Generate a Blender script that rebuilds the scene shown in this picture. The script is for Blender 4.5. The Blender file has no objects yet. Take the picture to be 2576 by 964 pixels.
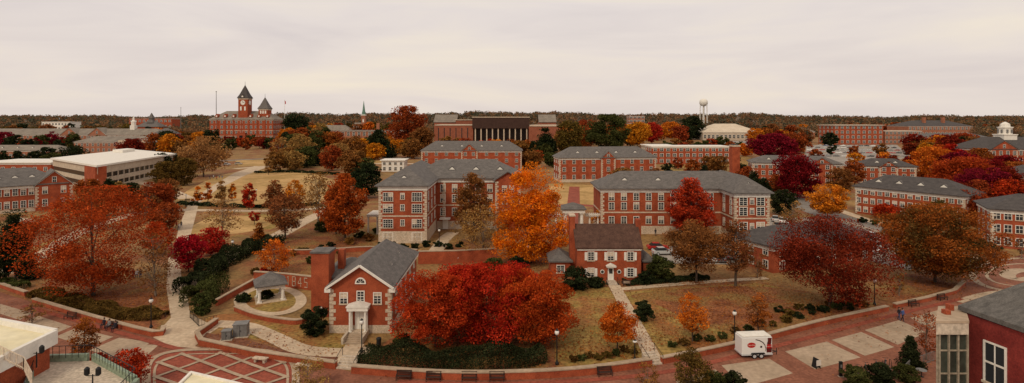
import bpy,bmesh,math,random
import numpy as np
from mathutils import Vector,Matrix
R=math.radians
random.seed(11); rng=np.random.default_rng(11)
S=bpy.context.scene; C=S.collection
F,HY,HC,CX=1400.,300.,27.,1288.
def G(px,py,z=0.):
    Y=F*(HC-z)/(py-HY); return Vector(((px-CX)*Y/F,Y,z))
# ---------------------------------------------------------------- materials
def mat(name,c1,c2=None,scale=.5,rough=.85,fine=None,spec=.25,ramp=(.35,.65),vec=(1,1,1),fr=(.72,1.22),c3=None,s3=.05):
    m=bpy.data.materials.new(name); m.use_nodes=True; nt=m.node_tree; N=nt.nodes; K=nt.links.new
    b=N['Principled BSDF']; b.inputs['Roughness'].default_value=rough; b.inputs['Specular IOR Level'].default_value=spec
    if c2 is None:
        b.inputs['Base Color'].default_value=(*c1,1); return m
    geo=N.new('ShaderNodeNewGeometry'); mp=N.new('ShaderNodeMapping'); mp.inputs['Scale'].default_value=vec
    K(geo.outputs['Position'],mp.inputs['Vector'])
    n=N.new('ShaderNodeTexNoise'); n.inputs['Scale'].default_value=scale; n.inputs['Detail'].default_value=6; n.inputs['Roughness'].default_value=.65
    K(mp.outputs[0],n.inputs['Vector'])
    cr=N.new('ShaderNodeValToRGB'); e=cr.color_ramp.elements
    e[0].position,e[1].position=ramp; e[0].color=(*c1,1); e[1].color=(*c2,1)
    K(n.outputs['Fac'],cr.inputs[0]); out=cr.outputs[0]
    if c3 is not None:
        n3=N.new('ShaderNodeTexNoise'); n3.inputs['Scale'].default_value=s3; n3.inputs['Detail'].default_value=7; n3.inputs['Roughness'].default_value=.65
        K(geo.outputs['Position'],n3.inputs['Vector'])
        r3=N.new('ShaderNodeValToRGB'); r3.color_ramp.elements[0].position=.46; r3.color_ramp.elements[1].position=.58
        K(n3.outputs['Fac'],r3.inputs[0])
        mx=N.new('ShaderNodeMixRGB'); K(r3.outputs[0],mx.inputs[0]); K(out,mx.inputs[1]); mx.inputs[2].default_value=(*c3,1); out=mx.outputs[0]
    if fine:
        n2=N.new('ShaderNodeTexNoise'); n2.inputs['Scale'].default_value=fine; n2.inputs['Detail'].default_value=3
        K(mp.outputs[0],n2.inputs['Vector'])
        r2=N.new('ShaderNodeValToRGB'); q=r2.color_ramp.elements
        q[0].position=.3;q[1].position=.7;q[0].color=(fr[0],)*3+(1,);q[1].color=(fr[1],)*3+(1,)
        K(n2.outputs['Fac'],r2.inputs[0])
        mx=N.new('ShaderNodeMixRGB'); mx.blend_type='MULTIPLY'; mx.inputs[0].default_value=1
        K(out,mx.inputs[1]); K(r2.outputs[0],mx.inputs[2]); out=mx.outputs[0]
    K(out,b.inputs['Base Color'])
    return m
def leafmat(name,c1,c2,cell=None):
    m=bpy.data.materials.new(name); m.use_nodes=True; nt=m.node_tree; N=nt.nodes; K=nt.links.new
    N.remove(N['Principled BSDF']); out=N['Material Output']
    geo=N.new('ShaderNodeNewGeometry')
    cr=N.new('ShaderNodeValToRGB'); e=cr.color_ramp.elements
    e[0].position=.1;e[1].position=.95;e[0].color=(*c1,1);e[1].color=(*c2,1)
    K(geo.outputs['Random Per Island'],cr.inputs[0]); col=cr.outputs[0]
    if cell:
        v=N.new('ShaderNodeTexVoronoi'); v.inputs['Scale'].default_value=cell[0]; K(geo.outputs['Position'],v.inputs['Vector'])
        sx=N.new('ShaderNodeSeparateColor'); K(v.outputs['Color'],sx.inputs[0])
        c2r=N.new('ShaderNodeValToRGB'); c2r.color_ramp.interpolation='CONSTANT'
        els=c2r.color_ramp.elements; els[0].color=(*cell[1][0],1); els[1].position=1/len(cell[1]); els[1].color=(*cell[1][1],1)
        for i,c in enumerate(cell[1][2:],2):
            q=els.new(i/len(cell[1])); q.color=(*c,1)
        K(sx.outputs[0],c2r.inputs[0])
        mx=N.new('ShaderNodeMixRGB'); mx.inputs[0].default_value=.8; K(col,mx.inputs[1]); K(c2r.outputs[0],mx.inputs[2]); col=mx.outputs[0]
    n=N.new('ShaderNodeTexNoise'); n.inputs['Scale'].default_value=.55; n.inputs['Detail'].default_value=3; K(geo.outputs['Position'],n.inputs['Vector'])
    r=N.new('ShaderNodeValToRGB'); q=r.color_ramp.elements; q[0].position=.36;q[1].position=.66;q[0].color=(.58,.55,.55,1);q[1].color=(1.35,1.35,1.35,1)
    K(n.outputs['Fac'],r.inputs[0])
    mx=N.new('ShaderNodeMixRGB'); mx.blend_type='MULTIPLY'; mx.inputs[0].default_value=1; K(col,mx.inputs[1]); K(r.outputs[0],mx.inputs[2])
    oi=N.new('ShaderNodeObjectInfo'); mr=N.new('ShaderNodeMapRange'); mr.inputs[3].default_value=.487; mr.inputs[4].default_value=.515
    K(oi.outputs['Random'],mr.inputs[0])
    hs=N.new('ShaderNodeHueSaturation'); K(mr.outputs[0],hs.inputs['Hue']); K(mx.outputs[0],hs.inputs['Color'])
    d=N.new('ShaderNodeBsdfDiffuse'); t=N.new('ShaderNodeBsdfTranslucent'); K(hs.outputs[0],d.inputs[0]); K(hs.outputs[0],t.inputs[0])
    ms=N.new('ShaderNodeMixShader'); ms.inputs[0].default_value=.32; K(d.outputs[0],ms.inputs[1]); K(t.outputs[0],ms.inputs[2]); K(ms.outputs[0],out.inputs[0])
    return m
BR=mat('red_brick',(.25,.050,.020),(.39,.088,.035),.6,.9,8)
BRD=mat('dark_brick',(.16,.020,.016),(.24,.034,.026),.8,.9,9)
BRT=mat('tan_brick',(.28,.105,.058),(.37,.15,.085),.3,.9,4)
BRL=mat('russet_brick',(.24,.075,.04),(.31,.105,.058),.3,.9,4)
SL=mat('slate_roof',(.10,.09,.083),(.16,.143,.13),.9,.8,5,vec=(1,1,3))
SLD=mat('dark_slate_roof',(.055,.048,.046),(.092,.08,.074),.9,.8,5,vec=(1,1,3))
RBN=mat('brown_shingle',(.065,.032,.022),(.11,.056,.038),.9,.9,5)
RTN=mat('tan_roof',(.18,.15,.12),(.26,.22,.175),.2,.8,2)
RPL=mat('pale_roof',(.55,.45,.33),(.64,.54,.41),.1,.7,2)
WHT=mat('white_paint',(.70,.66,.58),(.80,.76,.68),.8,.6,4,fr=(.92,1.05))
CRM=mat('limestone',(.50,.39,.28),(.60,.49,.37),.8,.85,5)
CON=mat('pale_concrete',(.46,.37,.28),(.56,.47,.36),.5,.85,4)
FRM=mat('bronze_frame',(.26,.215,.155),(.33,.275,.20),1,.6,4)
GLS=mat('window_glass',(.03,.033,.036),None,rough=.12,spec=.4)
GLD=mat('dark_glass',(.012,.012,.012),None,rough=.2,spec=.3)
GLR=mat('bronze_glass',(.045,.024,.017),None,rough=.3,spec=.3)
GLG=mat('green_tinted_glass',(.018,.024,.018),(.05,.06,.045),1.2,.15,None,.5)
BLK=mat('black_metal',(.014,.014,.014),None,rough=.5)
GRY=mat('grey_metal',(.15,.145,.135),(.21,.2,.19),2,.6)
GRN=mat('verdigris_panel',(.20,.26,.18),(.27,.33,.24),.8,.6,4)
DKF=mat('dark_fascia',(.042,.019,.013),(.06,.029,.02),.3,.7)
CUP=mat('green_copper',(.10,.20,.15),(.15,.25,.19),.5,.7)
BARK=mat('bark',(.05,.035,.026),(.10,.07,.05),2,.95)
BARKP=mat('pale_bark',(.13,.095,.07),(.22,.165,.12),2,.95)
GRASS=mat('ground_grass',(.19,.11,.038),(.36,.21,.075),.14,.95,1.6,c3=(.23,.088,.034),s3=.06,fr=(.65,1.25))
LAWN=mat('golden_lawn',(.43,.255,.095),(.57,.36,.145),.12,.95,1.0,fr=(.8,1.12),c3=(.35,.215,.07),s3=.05)
LAWNG=mat('olive_lawn',(.22,.155,.036),(.37,.235,.068),.25,.95,2,fr=(.62,1.25),c3=(.30,.125,.04),s3=.11)
MULCH=mat('brown_mulch',(.14,.052,.028),(.22,.09,.048),.8,.95,3)
LITTER=mat('leaf_strewn_soil',(.17,.055,.022),(.32,.12,.044),.4,.95,3,fr=(.5,1.4),c3=(.25,.14,.042),s3=.15)
PATH=mat('tan_concrete',(.47,.35,.235),(.60,.47,.325),.25,.9,2,fr=(.82,1.08))
PANEL=mat('concrete_panel',(.35,.26,.175),(.46,.345,.24),.3,.9,2,fr=(.82,1.1))
PAVE=mat('brick_paving',(.185,.068,.038),(.315,.125,.073),.25,.9,3,fr=(.7,1.2))
PAVED=mat('red_brick_paving',(.225,.05,.028),(.32,.082,.046),.35,.9,3)
ASPH=mat('asphalt',(.18,.155,.13),(.24,.21,.18),.2,.9,2)
PARK=mat('parking_asphalt',(.28,.245,.21),(.35,.31,.265),.1,.9,1)
SKIN=mat('skin',(.45,.25,.17)); HAIR=mat('hair',(.03,.018,.012))
RED=mat('red_paint',(.42,.013,.011),None,rough=.4); RUB=mat('rubber',(.015,.015,.015)); CHR=mat('rim_metal',(.5,.5,.5),None,rough=.35)
PAL={'red':((.30,.016,.008),(.62,.07,.018)),'crimson':((.32,.014,.014),(.60,.04,.022)),'rust':((.21,.045,.013),(.46,.11,.026)),'rustred':((.28,.026,.010),(.57,.074,.021)),
'orange':((.44,.12,.012),(.78,.27,.024)),'yellow':((.58,.155,.006),(.95,.345,.018)),'maroon':((.125,.008,.009),(.31,.024,.017)),
'brown':((.18,.072,.022),(.36,.15,.042)),'tan':((.28,.15,.05),(.45,.25,.075)),'green':((.04,.05,.014),(.105,.11,.032)),
'dark':((.017,.024,.011),(.05,.06,.023)),'olive':((.085,.055,.014),(.20,.115,.028))}
LM={k:leafmat(k+'_foliage',*v) for k,v in PAL.items()}
# ---------------------------------------------------------------- mesh builder
class MB:
    def __init__(s): s.v=[]; s.f=[]
    def add(s,vs,fs):
        o=len(s.v); s.v+=[tuple(v) for v in vs]; s.f+=[tuple(i+o for i in f) for f in fs]; return s
    def box(s,x0,x1,y0,y1,z0,z1):
        return s.add([(x0,y0,z0),(x1,y0,z0),(x1,y1,z0),(x0,y1,z0),(x0,y0,z1),(x1,y0,z1),(x1,y1,z1),(x0,y1,z1)],
          [(3,2,1,0),(4,5,6,7),(0,1,5,4),(1,2,6,5),(2,3,7,6),(3,0,4,7)])
    def prism(s,p,z0,z1):
        n=len(p)
        return s.add([(x,y,z0) for x,y in p]+[(x,y,z1) for x,y in p],[tuple(range(n-1,-1,-1)),tuple(range(n,2*n))]+[(i,(i+1)%n,n+(i+1)%n,n+i) for i in range(n)])
    def ext(s,sec,a0,a1,axis='y'):
        n=len(sec); P=(lambda u,a,z:(u,a,z)) if axis=='y' else (lambda u,a,z:(a,u,z))
        return s.add([P(u,a0,z) for u,z in sec]+[P(u,a1,z) for u,z in sec],[tuple(range(n)),tuple(range(2*n-1,n-1,-1))]+[(i,n+i,n+(i+1)%n,(i+1)%n) for i in range(n)])
    def tube(s,a,b,r0,r1,n=6):
        a=Vector(a);b=Vector(b);d=(b-a)
        if d.length<1e-6: return s
        d.normalize(); u=d.orthogonal().normalized(); w=d.cross(u); vs=[]
        for c,r in((a,r0),(b,r1)):
            for i in range(n):
                t=2*math.pi*i/n; vs.append(c+u*(r*math.cos(t))+w*(r*math.sin(t)))
        return s.add(vs,[(i,(i+1)%n,n+(i+1)%n,n+i) for i in range(n)]+[tuple(range(n-1,-1,-1)),tuple(range(n,2*n))])
    def lathe(s,pr,n=14,c=(0,0,0),ph=0):
        vs=[];fs=[]
        for r,z in pr:
            for i in range(n):
                t=2*math.pi*i/n+ph; vs.append((c[0]+r*math.cos(t),c[1]+r*math.sin(t),c[2]+z))
        for k in range(len(pr)-1):
            for i in range(n): fs.append((k*n+i,k*n+(i+1)%n,(k+1)*n+(i+1)%n,(k+1)*n+i))
        fs.append(tuple(range(n-1,-1,-1))); fs.append(tuple((len(pr)-1)*n+i for i in range(n)))
        return s.add(vs,fs)
    def hip(s,x0,x1,y0,y1,z,rise,ov=.6,axis='x',th=.22,k=.95):
        X0,X1,Y0,Y1=x0-ov,x1+ov,y0-ov,y1+ov
        if axis=='x':
            i=min((Y1-Y0)/2*k,(X1-X0)/2*.98); ym=(Y0+Y1)/2; r=[(X0+i,ym,z+rise),(X1-i,ym,z+rise)]
            fs=[(4,5,9,8),(6,7,8,9),(7,4,8),(5,6,9)]
        else:
            i=min((X1-X0)/2*k,(Y1-Y0)/2*.98); xm=(X0+X1)/2; r=[(xm,Y0+i,z+rise),(xm,Y1-i,z+rise)]
            fs=[(4,5,8),(5,6,9,8),(6,7,9),(7,4,8,9)]
        q=[(X0,Y0),(X1,Y0),(X1,Y1),(X0,Y1)]
        return s.add([(x,y,z) for x,y in q]+[(x,y,z+th) for x,y in q]+r,[(3,2,1,0),(0,1,5,4),(1,2,6,5),(2,3,7,6),(3,0,4,7)]+fs)
    def gable(s,u0,u1,a0,a1,z,rise,ov=.5,axis='y',th=.25):
        um=(u0+u1)/2; sl=rise/(um-u0); e=z-sl*ov+.03; t=rise+z+.03
        return s.ext([(u0-ov,e),(um,t),(u1+ov,e),(u1+ov,e+th),(um,t+th),(u0-ov,e+th)],a0-ov,a1+ov,axis)
    def build(s,name,m,parent=None,loc=None,smooth=False,rz=0):
        me=bpy.data.meshes.new(name); me.from_pydata(s.v,[],s.f); me.update()
        bm=bmesh.new(); bm.from_mesh(me); bmesh.ops.recalc_face_normals(bm,faces=bm.faces); bm.to_mesh(me); bm.free()
        if smooth:
            for p in me.polygons: p.use_smooth=True
        return link(name,me,m,parent,loc,rz)
def link(name,me,m=None,parent=None,loc=None,rz=0):
    o=bpy.data.objects.new(name,me); C.objects.link(o)
    if m is not None and not len(me.materials):
        for q in (m if isinstance(m,(list,tuple)) else [m]): me.materials.append(q)
    if parent: o.parent=parent
    if loc is not None: o.location=loc
    if rz: o.rotation_euler=(0,0,rz)
    return o
def tag(o,label=None,cat=None,group=None,kind=None):
    if label: o['label']=label
    if cat: o['category']=cat
    if group: o['group']=group
    if kind: o['kind']=kind
    return o
def thing(name,label,cat,loc=(0,0,0),rz=0,group=None):
    o=bpy.data.objects.new(name,None); C.objects.link(o); o.location=loc; o.rotation_euler=(0,0,rz); o.empty_display_size=.3
    return tag(o,label,cat,group)
def copy_tree(o,parent=None):
    c=o.copy(); C.objects.link(c); c.parent=parent
    for ch in list(o.children): copy_tree(ch,c)
    return c
def cr(pts,n=6,closed=False):
    P=[Vector(p) for p in pts]; out=[]; N=len(P); rngs=range(N if closed else N-1)
    for i in rngs:
        p0,p1,p2,p3=[P[(i+d)%N] if closed else P[max(0,min(N-1,i+d))] for d in(-1,0,1,2)]
        for k in range(n):
            t=k/n; out.append(.5*((2*p1)+(p2-p0)*t+(2*p0-5*p1+4*p2-p3)*t*t+(3*p1-p0-3*p2+p3)*t**3))
    if not closed: out.append(P[-1])
    return out
# ---------------------------------------------------------------- world, sun, camera
w=bpy.data.worlds.new('World'); S.world=w; w.use_nodes=True; nt=w.node_tree; N=nt.nodes; K=nt.links.new
bg=N['Background']; bg.inputs[1].default_value=.1
sky=N.new('ShaderNodeTexSky'); sky.sky_type='NISHITA'; sky.sun_disc=False; sky.sun_elevation=R(42); sky.sun_rotation=R(205); sky.air_density=2; sky.dust_density=4
tc=N.new('ShaderNodeTexCoord')
mp=N.new('ShaderNodeMapping'); mp.inputs['Scale'].default_value=(1.5,1.5,10); mp.inputs['Rotation'].default_value=(R(2.5),R(-2),0); K(tc.outputs['Generated'],mp.inputs[0])
n1=N.new('ShaderNodeTexNoise'); n1.inputs['Scale'].default_value=1.35; n1.inputs['Detail'].default_value=7; n1.inputs['Roughness'].default_value=.52; n1.inputs['Distortion'].default_value=.5; K(mp.outputs[0],n1.inputs[0])
rp=N.new('ShaderNodeValToRGB'); e=rp.color_ramp.elements; e[0].position=.3; e[0].color=(7.3,6.6,6.5,1); e[1].position=.70; e[1].color=(9.2,8.25,7.05,1)
q=e.new(.5); q.color=(8.3,7.5,7.1,1); K(n1.outputs[0],rp.inputs[0])
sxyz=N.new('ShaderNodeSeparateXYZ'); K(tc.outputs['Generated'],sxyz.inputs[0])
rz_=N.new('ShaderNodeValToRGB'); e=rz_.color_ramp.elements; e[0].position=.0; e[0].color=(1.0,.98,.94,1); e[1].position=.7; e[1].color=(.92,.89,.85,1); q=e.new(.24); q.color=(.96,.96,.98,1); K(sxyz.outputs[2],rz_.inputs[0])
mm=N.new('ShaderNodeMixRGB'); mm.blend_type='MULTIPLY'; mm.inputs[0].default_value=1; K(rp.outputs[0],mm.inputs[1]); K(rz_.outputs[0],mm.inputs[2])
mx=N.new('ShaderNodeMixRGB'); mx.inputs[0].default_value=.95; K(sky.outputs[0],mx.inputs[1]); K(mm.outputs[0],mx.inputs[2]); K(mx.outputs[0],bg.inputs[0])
sl=bpy.data.lights.new('sun','SUN'); sl.energy=1.4; sl.angle=R(12); sl.color=(1,.87,.68); so=bpy.data.objects.new('sun',sl); C.objects.link(so); so.rotation_euler=(R(48),0,R(-25))
cam=bpy.data.cameras.new('camera'); co=bpy.data.objects.new('camera',cam); C.objects.link(co); co.location=(0,0,HC); co.rotation_euler=(R(90),0,0)
cam.sensor_width=36; cam.lens=36*F/2576; cam.shift_y=-(482-HY)/2576; cam.clip_end=20000; cam.clip_start=.5; S.camera=co
S.view_settings.view_transform='Standard'; S.view_settings.look='None'; S.view_settings.exposure=0
# ---------------------------------------------------------------- ground
def struct(o): return tag(o,kind='structure')
struct(MB().add([(-9000,5,0),(9000,5,0),(9000,14000,0),(-9000,14000,0)],[(0,1,2,3)]).build('ground',GRASS))
LZ=[0]
def zlay(lay): LZ[0]+=1; return .014*lay+.00012*LZ[0]
def patch(name,pts,lay,m,smooth=False,closed=True):
    P=[G(*p) for p in pts]
    if smooth: P=cr(P,5,True)
    z=zlay(lay)
    return struct(MB().add([(p.x,p.y,z) for p in P],[tuple(range(len(P)))]).build(name,m))
def offs(P,wd):
    L=[];Rr=[]
    for i,p in enumerate(P):
        d=(P[min(i+1,len(P)-1)]-P[max(i-1,0)]); d.z=0; d.normalize(); n=Vector((-d.y,d.x,0))
        L.append(p+n*wd/2); Rr.append(p-n*wd/2)
    return L,Rr
def strip(name,pts,wd,lay,m,sm=6,px=True):
    P=[G(*p) for p in pts] if px else [Vector(p) for p in pts]
    if sm: P=cr(P,sm)
    L,Q=offs(P,wd); n=len(P); z=zlay(lay)
    return struct(MB().add([(p.x,p.y,z) for p in L+Q],[(i,n+i,n+i+1,i+1) for i in range(n-1)]).build(name,m))
patch('lawn',[(440,512),(600,516),(800,512),(850,488),(840,455),(760,432),(640,428),(560,440),(490,470)],1,LAWN,True)
patch('lawn',[(490,605),(560,600),(650,590),(705,562),(690,542),(560,537),(505,560)],1,LAWNG,True)
patch('lawn',[(470,585),(560,590),(640,580),(690,555),(600,543),(520,552)],2,LAWN,True)
patch('lawn',[(1380,462),(1510,466),(1512,520),(1390,528)],1,LAWN)
patch('lawn',[(1565,735),(1900,712),(2215,765),(2080,800),(1850,862),(1668,900)],1,LAWNG)
patch('lawn',[(1380,728),(1530,722),(1640,905),(1400,925)],1,LAWNG)
patch('lawn',[(520,800),(600,790),(760,815),(870,850),(860,900),(700,870),(560,830)],1,LAWNG,True)
patch('lawn',[(590,402),(850,404),(1000,402),(900,422),(600,418)],1,LAWN)
patch('lawn',[(2380,590),(2500,560),(2560,600),(2490,640),(2400,620)],1,LAWNG,True)
patch('lawn',[(60,640),(150,600),(190,650),(90,690)],1,LAWNG,True)
patch('lawn',[(880,560),(960,560),(950,610),(880,600)],2,LAWNG)
patch('lawn',[(1700,395),(1890,395),(1900,430),(1650,430)],1,LAWNG)
patch('soil_bed',[(75,745),(150,690),(370,700),(415,720),(428,790),(385,838)],1,LITTER)
patch('soil_bed',[(448,640),(470,605),(545,615),(560,640),(520,680),(470,705)],3,LITTER,True)
patch('soil_bed',[(520,838),(600,850),(700,878),(850,895),(845,918),(640,890),(500,860)],3,MULCH)
patch('soil_bed',[(985,850),(1380,850),(1400,925),(1000,935),(895,918)],1,LITTER)
patch('soil_bed',[(1600,740),(1900,720),(2200,770),(2060,810),(1900,840),(1760,815),(1660,770)],2,LITTER,True)
patch('soil_bed',[(2180,745),(2250,690),(2400,690),(2400,722),(2250,763)],2,LITTER)
patch('soil_bed',[(640,640),(800,560),(950,625),(800,690)],1,LITTER,True)
# paths
patch('path',[(385,848),(430,800),(418,720),(424,650),(440,620),(448,580),(462,540),(478,505),(530,470),(590,435),(640,418),(675,420),(620,440),(545,478),(500,512),(492,545),(480,590),(462,630),(455,690),(470,740),(478,790),(520,812),(560,818),(512,850),(488,872)],2,PATH)
strip('path',[(462,735),(500,700),(560,655),(640,615),(700,592),(765,557),(835,525)],4.2,2,PATH)
strip('path',[(430,528),(560,530),(700,530),(840,522)],3.5,2,PATH)
strip('path',[(0,690),(110,640),(200,585),(330,540),(440,525)],4,2,PATH)
strip('path',[(540,815),(620,822),(690,850),(760,880),(860,888),(950,880)],2.4,4,PATH)
strip('path',[(893,868),(880,890),(866,925)],2.2,5,PATH,0)
strip('path',[(1545,718),(1590,800),(1650,915)],1.9,4,PATH,0)
strip('path',[(1560,728),(1750,712),(1930,700)],1.5,3,PATH)
strip('path',[(1090,640),(1120,600),(1140,585)],3,2,PATH)
strip('path',[(590,425),(720,415),(860,412),(1050,412)],6,2,PATH)
strip('path',[(330,455),(400,470),(470,500)],5,2,PATH)
strip('path',[(1440,590),(1442,530),(1445,470)],4,2,PAVED,0)
strip('path',[(1380,520),(1442,515),(1510,520)],4,3,PAVED,0)
strip('road',[(1960,480),(2030,520),(2160,565),(2290,610),(2400,665)],9,2,ASPH)
strip('road',[(380,425),(560,405),(760,398),(1060,398)],8,3,ASPH)
strip('pavement',[(2040,505),(2180,553),(2310,592),(2440,650)],3,3,PATH)
patch('parking_lot',[(1935,548),(2080,548),(2330,640),(2290,680),(2200,660),(1930,600)],1,PARK)
patch('parking_lot',[(1640,622),(1940,610),(1960,668),(1640,662)],1,PARK)
patch('parking_lot',[(2030,365),(2255,364),(2290,392),(2200,425),(2020,408)],1,PARK)
patch('parking_lot',[(1780,354),(1920,354),(1950,374),(1780,374)],1,PARK)
for k in range(7):
    strip('parking_stripe',[(2110+k*22,655-k*4),(2132+k*22,640-k*4)],.15,3,WHT,0)
# foreground paving
top=[(-300,672),(0,735),(80,760),(385,845),(490,870),(640,897),(850,927),(890,938),(1100,952),(1300,952),(1480,942),(1640,922),(1850,876),(2060,820),(2240,780),(2405,738),(2432,705),(2470,668),(2576,640),(2800,610)]
patch('brick_road',top+[(2800,1500),(-300,1500)],1,PAVE)
for p in ([(1815,920),(1935,903),(1995,940),(1870,975)],[(1975,885),(2080,860),(2165,900),(2050,930)],[(2092,856),(2167,836),(2250,874),(2176,896)],[(2175,831),(2262,806),(2332,838),(2258,868)],[(2290,800),(2370,778),(2420,800),(2345,832)],
  [(1700,960),(1800,930),(1850,985),(1740,1010)],[(300,905),(318,868),(400,868),(350,912)],[(225,882),(300,850),(380,862),(300,905)],[(140,848),(190,826),(285,848),(222,876)],[(60,812),(95,795),(180,822),(135,842)],[(0,790),(0,765),(80,788),(50,806)]):
    patch('concrete_panel',p,2,PANEL)
patch('concrete_panel',[(385,850),(440,838),(515,852),(490,872),(520,880),(430,872)],3,PATH)
def ell(cx,cy,rx,ry,n=48): return [(cx+rx*math.cos(2*math.pi*i/n),cy+ry*math.sin(2*math.pi*i/n)) for i in range(n+1)]
def sell(cx,cy,rx,ry,n=56,p=.62):
    o=[]
    for i in range(n+1):
        t=2*math.pi*i/n; c,s=math.cos(t),math.sin(t); o.append((cx+rx*math.copysign(abs(c)**p,c),cy+ry*math.copysign(abs(s)**p,s)))
    return o
patch('plaza',sell(556,950,196,74)[:-1],2,PAVED)
strip('plaza_border',sell(556,950,188,70),.75,6,PANEL,0)
strip('plaza_border',sell(556,950,168,59),.25,5,PANEL,0)
def clip(a,b):
    t0,t1=0.,1.; d=(b[0]-a[0],b[1]-a[1])
    for k in(0,1):
        for sg in(-1,1):
            den=sg*d[k]; num=.93-sg*a[k]
            if abs(den)<1e-9: continue
            t=num/den
            if den>0: t1=min(t1,t)
            else: t0=max(t0,t)
    return ((a[0]+d[0]*t0,a[1]+d[1]*t0),(a[0]+d[0]*t1,a[1]+d[1]*t1)) if t1>t0 else None
for sg in(-1,1):
    for of in(-1.5,-.9,-.3,.3,.9,1.5):
        c_=clip((of-1.2,-1.2*sg*1.0),(of+1.2,1.2*sg*1.0))
        if c_:
            a,b=c_
            f_=lambda p:(556+182*p[0]*(1-.12*p[1]*p[1]),950+67*p[1]*(1-.12*p[0]*p[0]))
            strip('plaza_inlay',[f_(a),f_(((a[0]+b[0])/2,(a[1]+b[1])/2)),f_(b)],.42,7+(sg>0),PANEL,0)
for rx,ry,wd in((125,42,1.1),(90,28,.5),(38,12,2.2)): strip('plaza_ring',ell(2572,692,rx,ry),wd,2,PANEL,0)
strip('paving_band',[(2410,760),(2480,740),(2576,728)],1.2,3,PATH)
strip('paving_band',[(1000,962),(1300,966),(1640,942),(1900,885),(2240,796),(2420,752)],.8,3,PAVED)
strip('paving_band',[(60,770),(385,862),(470,885)],.8,4,PAVED)
# hills
hv=[];hf=[];nx,ny=60,14
def hz(x,y):
    px=CX+x/y*F; t=min(max((y-1050)/1500,0),1); t=t*t*(3-2*t)
    return t*(22+19*math.exp(-((px-1250)/750)**2)+4*math.sin(px*.011)+3*math.sin(px*.027+1))
for j in range(ny):
    y=1000+2400*j/(ny-1)
    for i in range(nx):
        x=(-1.15+2.3*i/(nx-1))*y; hv.append((x,y,hz(x,y)+.05 if j else -.5))
for j in range(ny-1):
    for i in range(nx-1): hf.append((j*nx+i,j*nx+i+1,(j+1)*nx+i+1,(j+1)*nx+i))
HILL=mat('wooded_hill',(.11,.08,.05),(.16,.10,.055),.02,.95,.1)
struct(MB().add(hv,hf).build('hills',HILL,smooth=True))
# ---------------------------------------------------------------- foliage
def quads(name,P,sz,m,parent=None,up=.5,wd=.8):
    n=len(P); nv=rng.normal(size=(n,3)); nv[:,2]=np.abs(nv[:,2])+up; nv/=np.linalg.norm(nv,axis=1)[:,None]
    t=np.cross(nv,rng.normal(size=(n,3))); t/=np.linalg.norm(t,axis=1)[:,None]; b=np.cross(nv,t)
    s=(sz*rng.uniform(.7,1.3,n))[:,None]*.5
    V=np.stack([P-t*s,P+b*s*wd,P+t*s,P-b*s*wd],1).reshape(-1,3).astype(np.float32)
    me=bpy.data.meshes.new(name); me.vertices.add(4*n); me.vertices.foreach_set('co',V.ravel())
    me.loops.add(4*n); me.loops.foreach_set('vertex_index',np.arange(4*n,dtype=np.int32))
    me.polygons.add(n); me.polygons.foreach_set('loop_start',np.arange(0,4*n,4,dtype=np.int32))
    me.update(calc_edges=True); me.validate()
    return link(name,me,m,parent)
prof={'round':lambda z:np.sqrt(np.clip(1-(2*z-1)**2,0,1)),'tall':lambda z:np.sin(np.pi*np.clip(z,0.001,1)**.7)**.75,
'spread':lambda z:(.42+.58*np.clip(z*1.9,0,1))*np.sqrt(np.clip(1-np.clip((z-.45)/.55,0,1)**2,0,1)),
'pear':lambda z:np.sqrt(np.clip(z*5,0,1))*np.clip(1.12-.75*z**1.3,0,1)*np.sqrt(np.clip((1-z)*4,0,1)),
'cone':lambda z:np.clip(1-z,0,1)**.85*(.75+.25*np.cos(z*26)**2),'bare':lambda z:np.sqrt(np.clip(1-(2*z-1)**2,0,1))}
def crown_pts(kind,r,ch,n,k):
    pf=prof[kind]; zz=rng.uniform(.02,.98,k*6); keep=rng.uniform(0,1,k*6)<pf(zz)+.05; zz=zz[keep][:k]; k=len(zz)
    a=rng.uniform(0,2*np.pi,k); rho=rng.uniform(.12,1,k)**.5*.9*r*pf(zz)*rng.uniform(.8,1.15,k)
    c=np.stack([rho*np.cos(a),rho*np.sin(a),zz*ch],1)
    cs=rng.uniform(.6,1.25,k)*(.15*r+.035*ch); idx=rng.integers(0,k,n)
    d=rng.normal(size=(n,3)); d/=np.linalg.norm(d,axis=1)[:,None]; d*=rng.uniform(.25,1,n)[:,None]**.5*1.35; d[:,2]*=.65
    P=c[idx]+d*cs[idx][:,None]; P[:,2]=np.clip(P[:,2],-.03*ch,ch*1.02)
    return P,c
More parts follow.
